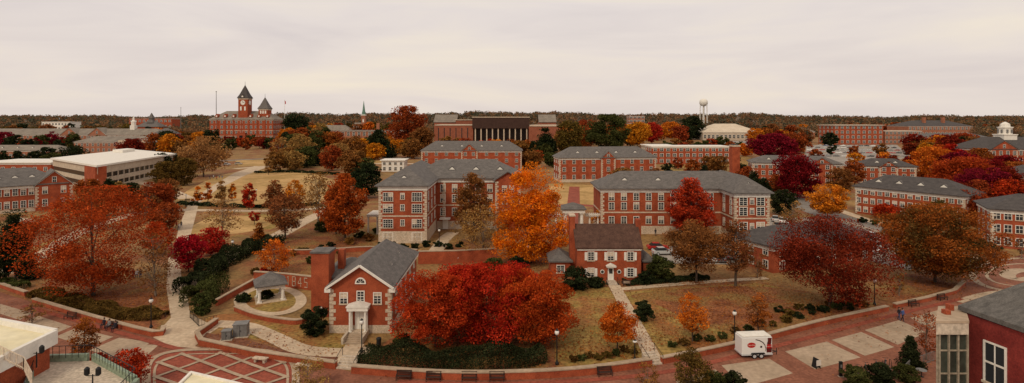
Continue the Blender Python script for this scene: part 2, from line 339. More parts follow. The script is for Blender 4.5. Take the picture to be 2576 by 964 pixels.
def limbs(H,r,z0,c,bare=False,tk=1.):
    mb=MB(); tr=max(.09,H*.017)*tk; zt=z0+(H-z0)*.45
    b=Vector((random.uniform(-.02,.02)*H,random.uniform(-.02,.02)*H,zt))
    mb.tube((0,0,-.1),(b.x*.4,b.y*.4,z0),tr*1.25,tr*.9,7); mb.tube((b.x*.4,b.y*.4,z0),b,tr*.9,tr*.45,6); mb.tube(b,(b.x*1.5,b.y*1.5,H*.93),tr*.45,tr*.1,5)
    sel=c[rng.permutation(len(c))[:(13 if bare else 8)]]
    for p in sel:
        p=Vector(p); p.z+=z0; zs=min(max(z0*.8,p.z-random.uniform(.25,.5)*(H-z0)),zt*.98); s=Vector((b.x*.6,b.y*.6,zs)); m=s.lerp(p,.5)+Vector((0,0,.06*H))
        mb.tube(s,m,tr*.4,tr*.24,5); mb.tube(m,p,tr*.24,tr*.09,4)
        if bare:
            for q in range(5):
                t=random.uniform(.25,1); s2=s.lerp(m,t*2) if t<.5 else m.lerp(p,t*2-1)
                d=Vector((random.gauss(0,1),random.gauss(0,1),random.gauss(.7,.6))).normalized()*H*random.uniform(.1,.2); e2=s2+d
                mb.tube(s2,e2,tr*.14,tr*.05,3)
                for u in range(4):
                    s3=s2.lerp(e2,random.uniform(.3,1)); d3=(d.normalized()+Vector((random.gauss(0,.7),random.gauss(0,.7),random.gauss(.2,.5)))).normalized()*H*random.uniform(.05,.12)
                    mb.tube(s3,s3+d3,tr*.08,tr*.03,3)
    return mb
NT={'round':'autumn_tree','pear':'autumn_tree','tall':'autumn_tree','spread':'autumn_tree','cone':'conifer_tree','bare':'bare_tree'}
allt=[]
def tree(px,by,ty,wp,kind,col,label,z0=.22,dens=1.,group=None,cat='tree',name=None,leafpx=1.6):
    g=G(px,by); Y=g.y; H=(by-ty)/(by-HY)*HC; r=wp*Y/F/2*1.06
    t=thing(name or ('evergreen_tree' if col in('dark','green') and kind!='cone' else NT[kind]),label,cat,g,random.uniform(0,6.28),group)
    c0=z0*H; ch=H-c0; sz=min(max(Y*leafpx/556,.16),2.2)
    if kind=='bare': dens*=.16
    area=2*math.pi*r*(.5*ch+.5*r)*1.35
    n=int(min(max(dens*2.2*area/(.4*sz*sz),60),36000)); k=int(min(max(16,n/26),95))
    P,c=crown_pts(kind,r,ch,n,k); P[:,2]+=c0
    limbs(H,r,c0,c,kind=='bare' or dens<.68 and Y<260,.8 if H<6 else 1.).build('trunk',BARKP if kind=='bare' else BARK,t)
    quads('crown',P,sz,LM[col],t)
    allt.append((g,r,col)); return t
def shrub(px,by,wp,hp,col,label,name='shrub',group=None,kind='round'):
    g=G(px,by); Y=g.y; H=hp*Y/F; r=wp*Y/F/2; t=thing(name,label,'shrub',g,0,group)
    sz=max(Y*1.5/556,.14); area=2*math.pi*r*(H+r)*.8; n=int(min(max(2.6*area/(.4*sz*sz),120),9000))
    P,c=crown_pts(kind,r,H,n,int(min(max(20,n/30),70)))
    quads('foliage',P,sz,LM[col],t)
    mb=MB()
    for i in range(6):
        q=c[i%len(c)]; mb.tube((q[0]*.15,q[1]*.15,-.05),(q[0]*.8,q[1]*.8,q[2]*.9),.05,.02,4)
    mb.build('stem',BARK,t); return t
def hedge(pts,wd,h,col,label,name='hedge'):
    P=[G(*p) for p in pts]; o=P[0].copy(); Q=np.array([(p.x-o.x,p.y-o.y) for p in cr(P,6)]); seg=np.linalg.norm(np.diff(Q,axis=0),axis=1); cum=np.r_[0,np.cumsum(seg)]
    Y=np.mean([p.y for p in P]); sz=max(Y*1.5/556,.14); n=int(min(cum[-1]*(wd+2*h)*2.4/(.4*sz*sz),22000))
    s=rng.uniform(0,cum[-1],n); X=np.interp(s,cum,Q[:,0]); Yy=np.interp(s,cum,Q[:,1]); k=np.clip(np.searchsorted(cum,s)-1,0,len(seg)-1); d=np.diff(Q,axis=0)[k]/seg[k][:,None]
    a=rng.uniform(0,np.pi,n); lump=1+.22*np.sin(s*2.1/wd*1.3+rng.uniform(0,6))+.15*np.sin(s*4.7/wd+a*2); rr=rng.uniform(.55,1,n)**.5*lump
    u=np.sign(np.cos(a))*np.abs(np.cos(a))**.6*wd/2*rr; z=np.sin(a)**.6*h*rr
    t=thing(name,label,'hedge',o); quads('foliage',np.stack([X-d[:,1]*u,Yy+d[:,0]*u,np.maximum(z,.02)],1),sz,LM[col],t)
    mb=MB()
    for i in range(0,len(Q),3): mb.tube((Q[i][0],Q[i][1],0),(Q[i][0]+.1,Q[i][1],h*.8),.06,.03,4)
    mb.build('stem',BARK,t); return t
# ---------------------------------------------------------------- buildings
WC={}
def wtemplate(w,h,det):
    key=(round(w,2),round(h,2),det)
    if key in WC: return WC[key]
    b=max(.11,w*.09); f=MB()
    f.box(-w/2-b,-w/2,-.09,-.005,-.02,h+b).box(w/2,w/2+b,-.09,-.005,-.02,h+b).box(-w/2,w/2,-.088,-.005,h,h+b-.003)
    f.box(-w*.03,w*.03,-.06,-.006,0,h).box(-w/2,-w*.03,-.062,-.007,h*.48,h*.53).box(w*.03,w/2,-.062,-.007,h*.48,h*.53)
    if det:
        for zz in(.24,.75):
            f.box(-w/2,-w*.03,-.05,-.008,h*zz-.02,h*zz+.02).box(w*.03,w/2,-.05,-.008,h*zz-.02,h*zz+.02)
    def me(mb,n,m):
        x=bpy.data.meshes.new(n); x.from_pydata(mb.v,[],mb.f); x.materials.append(m); return x
    WC[key]=(me(f,'window',WHT),me(MB().box(-w/2,w/2,-.03,-.012,.0,h),'pane',GLS),me(MB().box(-w/2-.18,w/2+.18,-.15,-.004,-.17,-.02),'sill',CRM)); return WC[key]
def win(root,x,y,z,rz,w,h,det=1,sill=True):
    f,p,s=wtemplate(w,h,det); o=link('window',f,None,root,(x,y,z),rz); link('pane',p,None,o)
    if sill: link('sill',s,None,o)
    if det and random.random()<.45:
        key=('b',round(w,2),round(h,2),random.choice((.3,.45,.6)))
        if key not in WC:
            m=bpy.data.meshes.new('blind'); b_=MB().box(-w/2+.01,w/2-.01,-.04,-.032,h*(1-key[3]),h-.01); m.from_pydata(b_.v,[],b_.f); m.materials.append(CRM); WC[key]=m
        link('blind',WC[key],None,o)
    return o
def wins(root,p0,p1,zs,n,w,h,mg=None,skip=(),det=1,sill=True):
    p0=Vector(p0);p1=Vector(p1);d=p1-p0;L=d.length;d/=L; rz=math.atan2(d.y,d.x)
    mg=mg if mg is not None else L/n/2
    for z in zs:
        for i in range(n):
            if i in skip: continue
            t=mg+(L-2*mg)*(i/(n-1) if n>1 else .5); win(root,p0.x+d.x*t,p0.y+d.y*t,z,rz,w,h,det,sill)
def quoin(root,x,y,h,z0=0,sx=1,sy=1):
    mb=MB(); z=z0+.1; i=0
    while z<h-.7:
        l,m=(.75,.45) if i%2 else (.45,.75)
        mb.box(min(x+sx*.06,x-sx*l),max(x+sx*.06,x-sx*l),min(y+sy*.06,y-sy*m),max(y+sy*.06,y-sy*m),z,z+.42); z+=.5; i+=1
    mb.build('quoin',CRM,root)
def band(root,x0,x1,y0,y1,z0,z1,o=.08,m=None,name='string_course'):
    mb=MB().prism([(x0-o,y0-o),(x1+o,y0-o),(x1+o,y1+o),(x0-o,y1+o)],z0,z1); return mb.build(name,m or CRM,root)
def dormer(roof,x,y,z,s=1.,rz=0):
    d=MB().add([(-1.1*s,-.12,-.05),(0,-.12,.9*s),(0,2.2*s,.9*s),(-1.1*s,1.2*s,-.05)],[(0,1,2,3)]).add([(1.1*s,-.12,-.05),(1.1*s,1.2*s,-.05),(0,2.2*s,.9*s),(0,-.12,.9*s)],[(0,1,2,3)])
    d.build('dormer',SL,roof,(x,y,z),rz=rz)
    MB().ext([(-.85*s,.0),(.85*s,.0),(0,.72*s)],-.12,-.06).build('dormer_front',WHT,roof,(x,y,z),rz=rz)
def bldg(label,A,B,D,h,rise=4,wm=None,rm=None,rows=3,cols=8,side=3,ww=1.05,wh=1.7,quo=True,flat=False,base=0,dorms=0,name='brick_building',cat='building',group=None,bands=True,gab=(),det=0,ov=.7,chim=(),sill=True,skip=()):
    a=G(*A);b=G(*B);d=b-a;L=d.length;root=thing(name,label,cat,a,math.atan2(d.y,d.x),group); wm=wm or BR; rm=rm or SL
    MB().box(0,L,0,D,-.1,h-.05).build('wall',wm,root)
    if base: band(root,0,L,0,D,0,base,.05,CRM,'base')
    if bands:
        band(root,0,L,0,D,h-.75,h-.02,.14,WHT,'cornice')
    if flat:
        MB().box(-ov,L+ov,-ov,D+ov,h,h+.45).build('roof',rm,root)
    else:
        rf=MB().hip(0,L,0,D,h,rise,ov).build('roof',rm,root)
        for i in range(dorms):
            x=L*(i+1)/(dorms+1); t=.45; yy=-ov+(D/2+ov)*t
            dormer(rf,x,yy,h+.15+rise*t*.93)
    fl=(h-base*.3)/rows
    zs=[base*.3+fl*i+fl*.28 for i in range(rows)]
    wins(root,(0,0),(L,0),zs,cols,ww,min(wh,fl*.56),det=det,sill=sill,skip=skip)
    if side:
        wins(root,(L,0),(L,D),zs,side,ww,min(wh,fl*.56),det=det,sill=sill); wins(root,(0,D),(0,0),zs,side,ww,min(wh,fl*.56),det=det,sill=sill)
    if quo:
        quoin(root,0,0,h,base,-1,-1); quoin(root,L,0,h,base,1,-1)
    for xc,gw,gr in gab:
        x=xc*L; mb=MB().ext([(x-gw/2,0),(x+gw/2,0),(x+gw/2,h),(x,h+gr),(x-gw/2,h)],-.5,D*.4); mb.build('gable_wall',wm,root)
        MB().gable(x-gw/2,x+gw/2,-.5,D*.5,h,gr,.45).build('gable_roof',rm,root)
        for q in(-1,1): 
            MB().tube((x+q*gw*.52,-.62,h-.1),(x,-.62,h+gr+.02),.16,.16,4).build('gable_trim',WHT,root)
        wins(root,(x-gw/2,-.5),(x+gw/2,-.5),zs,max(1,int(gw/3.2)),ww,min(wh,fl*.56),det=det)
        win(root,x,-.5,h+gr*.15,0,ww*.8,gr*.4,0,False)
        if quo: quoin(root,x-gw/2,-.5,h,base,-1,-1); quoin(root,x+gw/2,-.5,h,base,1,-1)
    for x,y,cw,cz in chim:
        MB().box(x*L-cw/2,x*L+cw/2,y*D-cw/2,y*D+cw/2,h*.5,cz).build('chimney',wm,root)
    return root,L
def column(mb,x,y,z0,z1,r):
    mb.box(x-r*1.3,x+r*1.3,y-r*1.3,y+r*1.3,z0,z0+r*.7).tube((x,y,z0+r*.7),(x,y,z1-r*.7),r,r*.88,10).box(x-r*1.3,x+r*1.3,y-r*1.3,y+r*1.3,z1-r*.7,z1)
# --- central dormitory with projecting wing
a=G(953,612); root=thing('brick_building','four storey red brick dormitory with stone base and grey hip roof, behind the yellow tree','building',a)
h=12.4
MB().box(0,10.4,0,30,-.1,h-.05).build('wall',BR,root); MB().box(10.42,31,15.5,29.5,-.1,h-.06).build('wall',BR,root); MB().box(25,31,12.5,15.48,-.1,h-.06).build('wall',BR,root)
rf=MB().hip(0,10.4,0,30,h,3.9,.8,'y').build('roof',SL,root); MB().hip(4,31,15.5,29.5,h+.03,4.3,.8,'x').build('roof',SL,root); MB().gable(25,31,12.5,22,h-.02,1.9,.6).build('gable_roof',SL,root)
MB().ext([(25,h-.06),(31,h-.06),(28,h+1.9)],12.5,15).build('gable_wall',BR,root)
dormer(rf,5.2,1.6,h+1.5,.9)
for i in range(3): dormer(rf,14+i*6,18,h+2.0,.9)
dormer(rf,.9,12,h+1.0,.8,R(-90))
band(root,0,10.4,0,30,0,2.6,.06,CRM,'base'); band(root,10.7,31,15.5,29.5,0,2.0,.06,CRM,'base')
band(root,0,10.4,0,30,h-.9,h-.02,.16,WHT,'cornice'); band(root,10.8,31,15.5,29.5,h-.9,h-.03,.15,WHT,'cornice')
band(root,0,10.4,0,30,5.75,6.05); band(root,10.8,31,15.5,29.5,5.75,6.05,.07)
zs=[.5,3.4,6.7,9.2]
for z in zs:
    for x in(2.0,8.3): win(root,x-.53,0,z,0,.95,1.75); win(root,x+.53,0,z,0,.95,1.75)
    if z>1: win(root,5.15,0,z+.45,0,.75,1.2)
for z in zs[1:]:
    wins(root,(10.4,0),(10.4,15),[z],3,1.0,1.75); wins(root,(0,30),(0,0),[z],6,1.0,1.75)
    wins(root,(10.6,15.5),(25,15.5),[z],5,1.1,1.75); win(root,27.2,12.5,z,0,1.0,1.75); win(root,28.9,12.5,z,0,1.0,1.75)
quoin(root,0,0,h,2.6,-1,-1); quoin(root,10.4,0,h,2.6,1,-1); quoin(root,25,12.5,h,0,-1,-1); quoin(root,31,12.5,h,0,1,-1); quoin(root,12.6,15.5,h,2,1,-1)
MB().box(12,13.3,15.2,15.49,.1,2.3).build('door',WHT,root); MB().box(11.4,13.9,13.6,15.45,2.6,2.9).build('door_canopy',WHT,root)
pm=MB(); pm.box(-5,-.2,9,15,4.2,4.7)
for x in(-4.7,-2.6,-.8): column(pm,x,9.4,0,4.2,.22)
pm.build('porch',WHT,root)
# --- right dormitory
a=G(1512,589); root=thing('brick_building','long three storey red brick dormitory with grey roof and right wing behind the scarlet tree','building',a); h=10.6
wl=G(1848,608).x-a.x; wr=G(1935,608).x-a.x; yw=G(1848,608).y-a.y
MB().box(0,wl-.02,0,12,-.1,h-.05).build('wall',BR,root); MB().box(wl,wr,yw,14,-.1,h-.06).build('wall',BR,root)
rf=MB().hip(0,wr,0,12,h,3.7,.8).build('roof',SL,root); MB().hip(wl,wr,yw,14,h+.03,3.5,.8,'y').build('roof',SL,root)
for i in range(3): dormer(rf,6+i*8,2.4,h+1.75,.85)
dormer(rf,(wl+wr)/2,yw+1.8,h+1.6,.9)
band(root,0,wl-.1,0,12,0,1.9,.06,CRM,'base'); band(root,wl,wr,yw,14,0,1.9,.065,CRM,'base'); band(root,0,wl-.2,0,12,h-.8,h-.02,.15,WHT,'cornice'); band(root,wl,wr,yw,14,h-.8,h-.03,.16,WHT,'cornice')
band(root,0,wl-.2,0,12,4.95,5.25); band(root,wl,wr,yw,14,4.95,5.25,.09)
for z in(2.5,5.8,8.0):
    wins(root,(1,0),(wl-1,0),[z],9,1.15,1.6)
    wins(root,(wl,yw),(wr,yw),[z],2,1.6,1.7); win(root,(wl+wr)/2,yw,z+.3,0,.75,1.2); wins(root,(wl,0),(wl,yw),[z],2,1.0,1.7)
for x,y,s in((0,0,-1),(wl,yw,-1),(wr,yw,1)): quoin(root,x,y,h,1.9,s,-1)
# --- dorms behind
bldg('three storey red brick dormitory with central pediment beyond the courtyard lawn',(1407,459),(1650,456),13,10.3,4.6,cols=10,side=3,gab=[(.5,6.2,2.9)],dorms=4,base=1.2,wh=1.75,ww=1.2,skip=(4,5))
bldg('red brick dormitory with central pediment half hidden behind the four storey dormitory',(1060,429),(1312,429),14,10.3,5.0,cols=10,side=3,gab=[(.48,8.5,3.6)],dorms=4,ww=1.3,skip=(4,5))
bldg('low flat-roofed red brick dormitory with white fascia beside the tall chimney',(1640,413),(1836,413),16,10.3,wm=BR,rm=WHT,flat=True,rows=3,cols=12,side=3,ww=1.9,wh=1.9,quo=False,ov=.5)
bldg('red brick dormitory with grey roof left of the car park',(1893,460),(2118,466),12,8.5,3.0,cols=12,gab=[(.78,8,2.6)],dorms=4,ww=1.2,skip=(9,10))
bldg('red brick dormitory with grey hip roof and pediment in front of the car park',(2165,464),(2305,468),12,7.6,3.0,rm=SLD,cols=7,gab=[(.5,6.5,2.2)],dorms=2,ww=1.2,skip=(3,))
bldg('long red brick dormitory with dark roof right of the side street',(2152,536),(2427,572),12,7.6,3.6,rm=SLD,cols=14,dorms=4,ww=.95,wh=1.35,det=1)
bldg('red brick dormitory with dark roof cut by the right edge, beside the round plaza',(2493,622),(2700,640),12,8.0,3.0,rm=SLD,cols=7,ww=1.1)
bldg('small red brick dormitory at the right edge below the cupola hall',(2548,500),(2700,505),12,7.6,3.6,rm=SLD,cols=5,ww=1.1)
# --- cupola hall
root,L=bldg('red brick hall with white roof cupola at the right edge',(2466,433),(2690,433),20,11.5,6.2,rm=SLD,cols=12,gab=[(.26,14,4.5)],ww=1.4,wh=2,skip=(2,3))
cx=22.0; cm=MB().box(cx-3.4,cx+3.4,7.2,14,15.6,18.6); cm.box(cx-3.7,cx+3.7,6.9,14.3,18.61,19.1).lathe([(3.0,0),(3.0,3.2),(3.4,3.3),(3.4,3.8),(2.2,3.9),(2.1,5.2),(1.3,5.9),(.2,6.5)],8,(cx,10.6,19.1)); cm.build('cupola',WHT,root)
sm=MB()
for i in range(8): t=R(45*i+22.5); sm.box(cx+2.85*math.cos(t)-.35,cx+2.85*math.cos(t)+.35,10.6+2.85*math.sin(t)-.35,10.6+2.85*math.sin(t)+.35,19.7,21.6)
sm.build('louver',GRY,root)
aw=MB(); aw.box(.26*L-1.3,.26*L+1.3,-.72,-.5,3,6.5)
aw.ext([(.26*L+1.3*math.cos(R(k)),6.5+1.3*math.sin(R(k))) for k in range(0,181,20)],-.72,-.5); aw.build('arched_window',GLS,root)
aw=MB().ext([(.26*L+1.9*math.cos(R(k)),6.5+1.9*math.sin(R(k))) for k in range(0,181,20)]+[(.26*L+1.35*math.cos(R(k)),6.5+1.35*math.sin(R(k))) for k in range(180,-1,-20)],-.8,-.5)
aw.build('arch_trim',CRM,root)
# --- tall brick chimney
g=G(1848,452); t=thing('brick_chimney','tall square red brick chimney stack between the dormitory roofs','chimney',g)
MB().box(-1.7,1.7,-1.7,1.7,0,14.8).build('shaft',BR,t); MB().box(-1.9,1.9,-1.9,1.9,14.8,15.4).build('cap',CRM,t); MB().box(-1.2,1.2,-1.2,1.2,15.4,15.9).build('flue',SLD,t)
# --- clock tower hall
root,L=bldg('large red brick Victorian hall with tall clock tower and grey hip roof',(527,354),(687,354),30,26.5,11,rm=RTN,rows=4,cols=13,side=5,ww=2.2,wh=3.6,quo=False,dorms=0,ov=1.2)
for i in range(7):
    if i==3: continue
    d=MB().ext([(-2,0),(2,0),(2,2.2),(0,4.4),(-2,2.2)],-1.5,6); d.build('dormer',BR,root,(8+i*(L-16)/6,3,29.3)); MB().box(-.9,.9,-1.62,-1.5,.4,2.4).build('dormer_window',WHT,root,(8+i*(L-16)/6,3,29.3))
for z in(5.5,12.3,25.2): band(root,0,L,0,30,z,z+.5,.1,CRM)
for i in range(1,8): MB().box(i*L/8-.7,i*L/8+.7,-.5,-.02,0,26).build('pilaster',BR,root)
def tower(root,xc,yc,wd,z0,z1,z2,clock):
    MB().box(xc-wd/2,xc+wd/2,yc-wd/2,yc+wd/2,z0,z1).build('tower_wall',BR,root)
    s=wd/2*1.414
    MB().lathe([(s*1.18,0),(s*1.18,.6),(s*.78,(z2-z1)*.3),(s*.42,(z2-z1)*.62),(.25,(z2-z1)*.96)],4,(xc,yc,z1),R(45)).build('spire',SLD if clock else SL,root)
    MB().box(xc-wd/2-.4,xc+wd/2+.4,yc-wd/2-.4,yc+wd/2+.4,z1-1.6,z1-.05).build('tower_cornice',CRM,root)
    MB().tube((xc,yc,z2-1),(xc,yc,z2+4),.25,.1,5).build('finial',BLK,root)
    if clock:
        MB().tube((xc,yc-wd/2-.05,z1-5.6),(xc,yc-wd/2-.3,z1-5.6),2.9,2.9,24).build('clock_face',WHT,root)
        MB().tube((xc+wd/2+.05,yc,z1-5.6),(xc+wd/2+.3,yc,z1-5.6),2.9,2.9,24).build('clock_face',WHT,root)
        y=yc-wd/2-.34; MB().box(xc-.18,xc+.18,y-.08,y,z1-5.8,z1-3.4).box(xc-.15,xc+1.7,y-.16,y-.09,z1-5.8,z1-5.4).build('clock_hand',BLK,root)
        for q in(-1,1): MB().box(xc+q*2.6-1,xc+q*2.6+1,yc-wd/2-.12,yc-wd/2-.02,z0+14,z0+19).build('tower_window',WHT,root)
        MB().ext([(xc-3,0),(xc+3,0),(xc,4.6)],yc-wd/2-1.2,yc-wd/2+1).build('spire_gable',SLD,root,(0,0,z1+.8))
        MB().box(xc-1,xc+1,yc-wd/2-1.35,yc-wd/2-1.22,z1+1.2,z1+3).build('louver',WHT,root)
    else:
        for q in(-1,0,1): MB().box(xc+q*3-.9,xc+q*3+.9,yc-wd/2-.12,yc-wd/2-.02,z1-6,z1-2.2).build('tower_window',WHT,root)
tower(root,41,8,11.8,24,53.5,71,True); tower(root,65.5,10,11.5,24,40,55.5,False)
MB().box(36,46.4,-3,0-.03,0,10).build('entrance_porch',BR,root); MB().box(39,43,-3.2,-3.02,.3,6.5).build('door',GLD,root)
# --- library with colonnade
g=G(1095,362); root=thing('library_building','wide brick library with dark top box over tall white columns','building',g); Y0=g.y
q=Y0/F; xw=lambda px:(px-1095)*q; zt=lambda py:HC-(py-HY)*q
MB().box(0,xw(1190),0,60,-.1,zt(316)).build('wall',BRL,root); MB().box(xw(1330),xw(1408),-8,60,-.1,zt(318)).build('wall',BRL,root); MB().box(xw(1190)+.02,xw(1330)-.02,14,60,-.1,zt(300)).build('wall',GLR,root)
MB().box(xw(1190)-.6,xw(1330)+.6,-3,61,zt(323),zt(296)).build('fascia',DKF,root)
MB().box(xw(1190)-1,xw(1330)+1,-3.6,61.5,zt(296)+.02,zt(294)).build('roof',CRM,root)
for i in range(10):
    x=xw(1196)+i*(xw(1325)-xw(1196))/9; cm=MB(); cm.box(x-.62,x+.62,-1.8,-.3,0,zt(323)-.02); cm.build('column',CRM,root)
MB().box(-.5,xw(1190)-.7,-.5,60,zt(316)+.02,zt(314)).build('parapet',CRM,root); MB().box(xw(1330)+.7,xw(1410),-8.6,60,zt(318)+.02,zt(315)).build('parapet',CRM,root)
for i in range(6): MB().box(3+i*6.4,3.9+i*6.4,-.15,-.02,2,zt(322)).build('window',GLS,root)
MB().box(xw(1068),xw(1130),75,110,-.1,zt(308)).build('wall',BRL,root); MB().gable(75,110,xw(1068),xw(1130),zt(308),9,.8,'x').build('roof',RTN,root)
MB().box(xw(1365),xw(1412),75,110,-.1,zt(308)).build('wall',BRL,root); MB().gable(75,110,xw(1365),xw(1412),zt(308),9,.8,'x').build('roof',RTN,root)
MB().box(xw(1130)+.1,xw(1189),70,100,-.1,zt(303)).build('wall',BRL,root); MB().box(xw(1130)-.3,xw(1190),69,101,zt(303)+.02,zt(301)).build('roof',CRM,root)
bldg('low tan brick building with white cornice and chimney left of the library',(843,364),(1003,364),24,14.5,wm=BRT,rm=RTN,flat=True,rows=2,cols=12,side=4,ww=2.4,wh=4.2,quo=False,chim=[(.65,.3,3,23)],ov=1)
# --- left campus
bldg('two storey red brick hall with stone quoins at the left edge',(-150,552),(166,524),16,7.6,4.8,cols=15,ww=1.05,wh=1.9,rows=2,gab=[(.895,8.6,3.9)],dorms=6,base=1.0,det=1,skip=(12,13,14))
g=G(245,482); root=thing('office_building','white flat-roofed modernist office with ribbon windows and brick end wall','building',(0,0,0))
cc=Vector((g.x,g.y)); Lc=Vector((-203,246)); Bc=Vector((G(440,436).x,G(440,436).y)); bc=Lc+Bc-cc; ht=9.2
fp=[cc,Bc,bc,Lc]
def inset(p,k): m=sum(p,Vector((0,0)))/len(p); return [tuple(m+(v-m)*k) for v in p]
MB().prism(inset(fp,.985),-.1,ht-.1).build('wall',GLD,root)
for z0_,z1_ in((-.1,1.2),(2.9,4.6),(6.4,ht-.05)): MB().prism(inset(fp,1.0),z0_,z1_).build('spandrel',CON,root)
MB().prism(inset(fp,1.035),ht,ht+.7).build('roof',WHT,root)
dl=(Lc-cc).normalized(); dn=Vector((dl.y,-dl.x)); dn=dn if dn.y<0 else -dn
p=[cc+dn*.6+dl*.3,cc+dn*.6+dl*13.5,cc-dn*3+dl*13.5,cc-dn*3+dl*.3]
MB().prism([tuple(v) for v in p],-.1,ht+.02).build('brick_end_wall',BR,root)
db=(Bc-cc).normalized(); 
for i in range(14):
    m=cc+db*(6+i*4.6); nn=Vector((db.y,-db.x)); nn=nn if nn.x>0 else -nn
    for z in(1.22,4.62): MB().prism([tuple(m+nn*.1),tuple(m+db*.5+nn*.1),tuple(m+db*.5-nn*.6),tuple(m-nn*.6)],z,z+1.68).build('mullion',CON,root)
mp_=inset([cc*.4+bc*.6,Bc*.35+bc*.65,bc*.95+cc*.05,Lc*.45+bc*.55],.5); MB().prism(mp_,ht+.72,ht+2).build('plant_room',WHT,root)
root,L=bldg('brick hall with tan roof and pale columned portico behind the modernist office',(186,385),(404,385),22,8.6,4.6,wm=BRT,rm=RTN,rows=2,cols=16,ww=1.5,wh=2.6,quo=False,skip=(9,10,11,12,13))
pm=MB().box(.56*L,.86*L,-5,-.02,8.7,10.4); 
for i in range(8): column(pm,.57*L+i*.28*L/7,-4,0,8.7,.6)
pm.build('portico',CRM,root)
root,L=bldg('long tan brick hall with two gables and a white roof lantern',(-60,362),(405,362),26,9.5,7,wm=BRT,rm=RTN,rows=2,cols=34,ww=2,wh=2.4,quo=False,gab=[(.505,20,8),(.655,20,8)])
MB().box(.81*L-2.5,.81*L+2.5,10,15,14,20).lathe([(2.4,0),(2.4,4),(2.8,4.2),(1.2,6),(1,8),(.2,11)],8,(.81*L,12.5,20)).build('roof_lantern',WHT,root)
bldg('grey roofed brick row in front of the long tan brick hall',(-80,400),(150,400),14,5.6,3.6,wm=BRT,rm=RTN,rows=1,cols=14,ww=1.6,quo=False,dorms=5)
bldg('low brick block with white flat roof left of the modernist office',(-60,437),(128,437),24,5.2,wm=BR,rm=WHT,flat=True,rows=1,cols=7,ww=1.6,quo=False)
bldg('white office block on the far left skyline',(105,338),(177,338),25,22,wm=WHT,rm=WHT,flat=True,rows=3,cols=9,side=0,ww=3,wh=3,quo=False,name='office_building',sill=False)
bldg('distant long red brick building behind the roof lantern',(325,338),(432,338),25,28,3,rows=3,cols=10,side=0,ww=3.4,wh=4,quo=False,flat=True,rm=BR,sill=False)
g=G(370,348); root=thing('brick_building','brick hall with stepped pointed grey roof, left of the clock tower hall','building',g)
MB().box(-16,16,0,20,0,16).build('wall',BR,root); MB().hip(-16,16,0,20,16,8,1).build('roof',SL,root); MB().lathe([(7,22),(3.6,26),(3.6,28),(4.4,28.3),(.3,36)],4,(0,10,0),R(45)).build('roof_tower',SL,root)
for i in range(5): win(root,-12+i*6,0,5,0,2,3.4,0)
bldg('small red brick house with grey gable right of the long tan hall',(382,369),(430,369),16,12,6,rows=3,cols=4,ww=1.5,quo=False)
# --- distant right
bldg('tan brick tower block on the far skyline, centre right',(1583,343),(1622,343),20,32,wm=BRT,rm=BRT,flat=True,rows=6,cols=4,side=2,ww=4,wh=2.6,quo=False,sill=False)
bldg('wide hall with pale low-pitched roof below the water tower',(1768,353),(1915,353),50,10,11,wm=CON,rm=RPL,rows=1,cols=14,side=4,ww=3,wh=4,quo=False)
bldg('four storey brick building with white trim and flat roof beyond the car park',(2098,364),(2222,364),30,20.5,wm=BR,rm=CRM,flat=True,rows=4,cols=9,side=4,ww=2.4,wh=3.2,quo=False,ov=1.4)
bldg('pale trimmed brick annex right of the four storey flat-roofed building',(2226,363),(2318,363),24,14,wm=BRT,rm=CRM,flat=True,rows=3,cols=9,side=2,ww=2.2,wh=2.8,quo=False)
bldg('large dark roofed brick hall with two chimneys on the right skyline',(2285,343),(2447,343),50,16,9,wm=BRT,rm=SLD,rows=2,cols=16,side=0,ww=3,wh=4,quo=False,chim=[(.35,.3,4,30),(.65,.3,4,30)])
bldg('long brick row with grey roof below the dark roofed hall',(2325,366),(2485,366),20,8.5,4,wm=BRT,rm=SL,rows=2,cols=18,side=0,ww=1.6,quo=False)
bldg('white house glimpsed behind the left end of the four storey dormitory',(960,432),(1016,432),10,5.6,wm=WHT,rm=WHT,flat=True,rows=2,cols=4,side=2,ww=1.2,quo=False,name='white_house',cat='house')
bldg('grey roofed brick house among trees behind the low tan building',(800,345),(880,345),20,10,8,wm=BRT,rm=RTN,rows=2,cols=8,side=0,ww=2,quo=False,name='brick_house',cat='house')
bldg('grey roofed long building left of the pale hall on the skyline',(1640,345),(1700,345),20,10,7,wm=BRT,rm=SL,rows=2,cols=6,side=0,ww=2,quo=False)
bldg('small grey roofed hall beside the long pale roof on the right',(1980,348),(2050,348),20,9,6,wm=BRT,rm=RTN,rows=1,cols=7,side=0,ww=2,quo=False)
bldg('far dormitory roof left of the brick chimney',(1625,400),(1690,400),14,9,wm=CON,rm=WHT,flat=True,rows=2,cols=5,side=2,ww=1.6,quo=False)
# church
g=G(914,342); root=thing('church','distant brick church with green copper spire','church',g)
MB().box(-18,4,6,26,0,12).build('wall',BRT,root); MB().gable(6,26,-18,4,12,9,.6,'x').build('roof',RTN,root); MB().box(-3.2,3.2,-.5,5.9,0,33).build('tower_wall',BRT,root); MB().box(-3.6,3.6,-.9,6.3,33,34.5).build('tower_cornice',WHT,root)
MB().lathe([(2.9,34.5),(2.9,39),(2.4,39.2),(.1,57)],8,(0,2.7,0)).build('spire',CUP,root)
for z in(12,22): MB().box(-1.1,1.1,-.7,-.52,z,z+5).build('window',WHT,root)
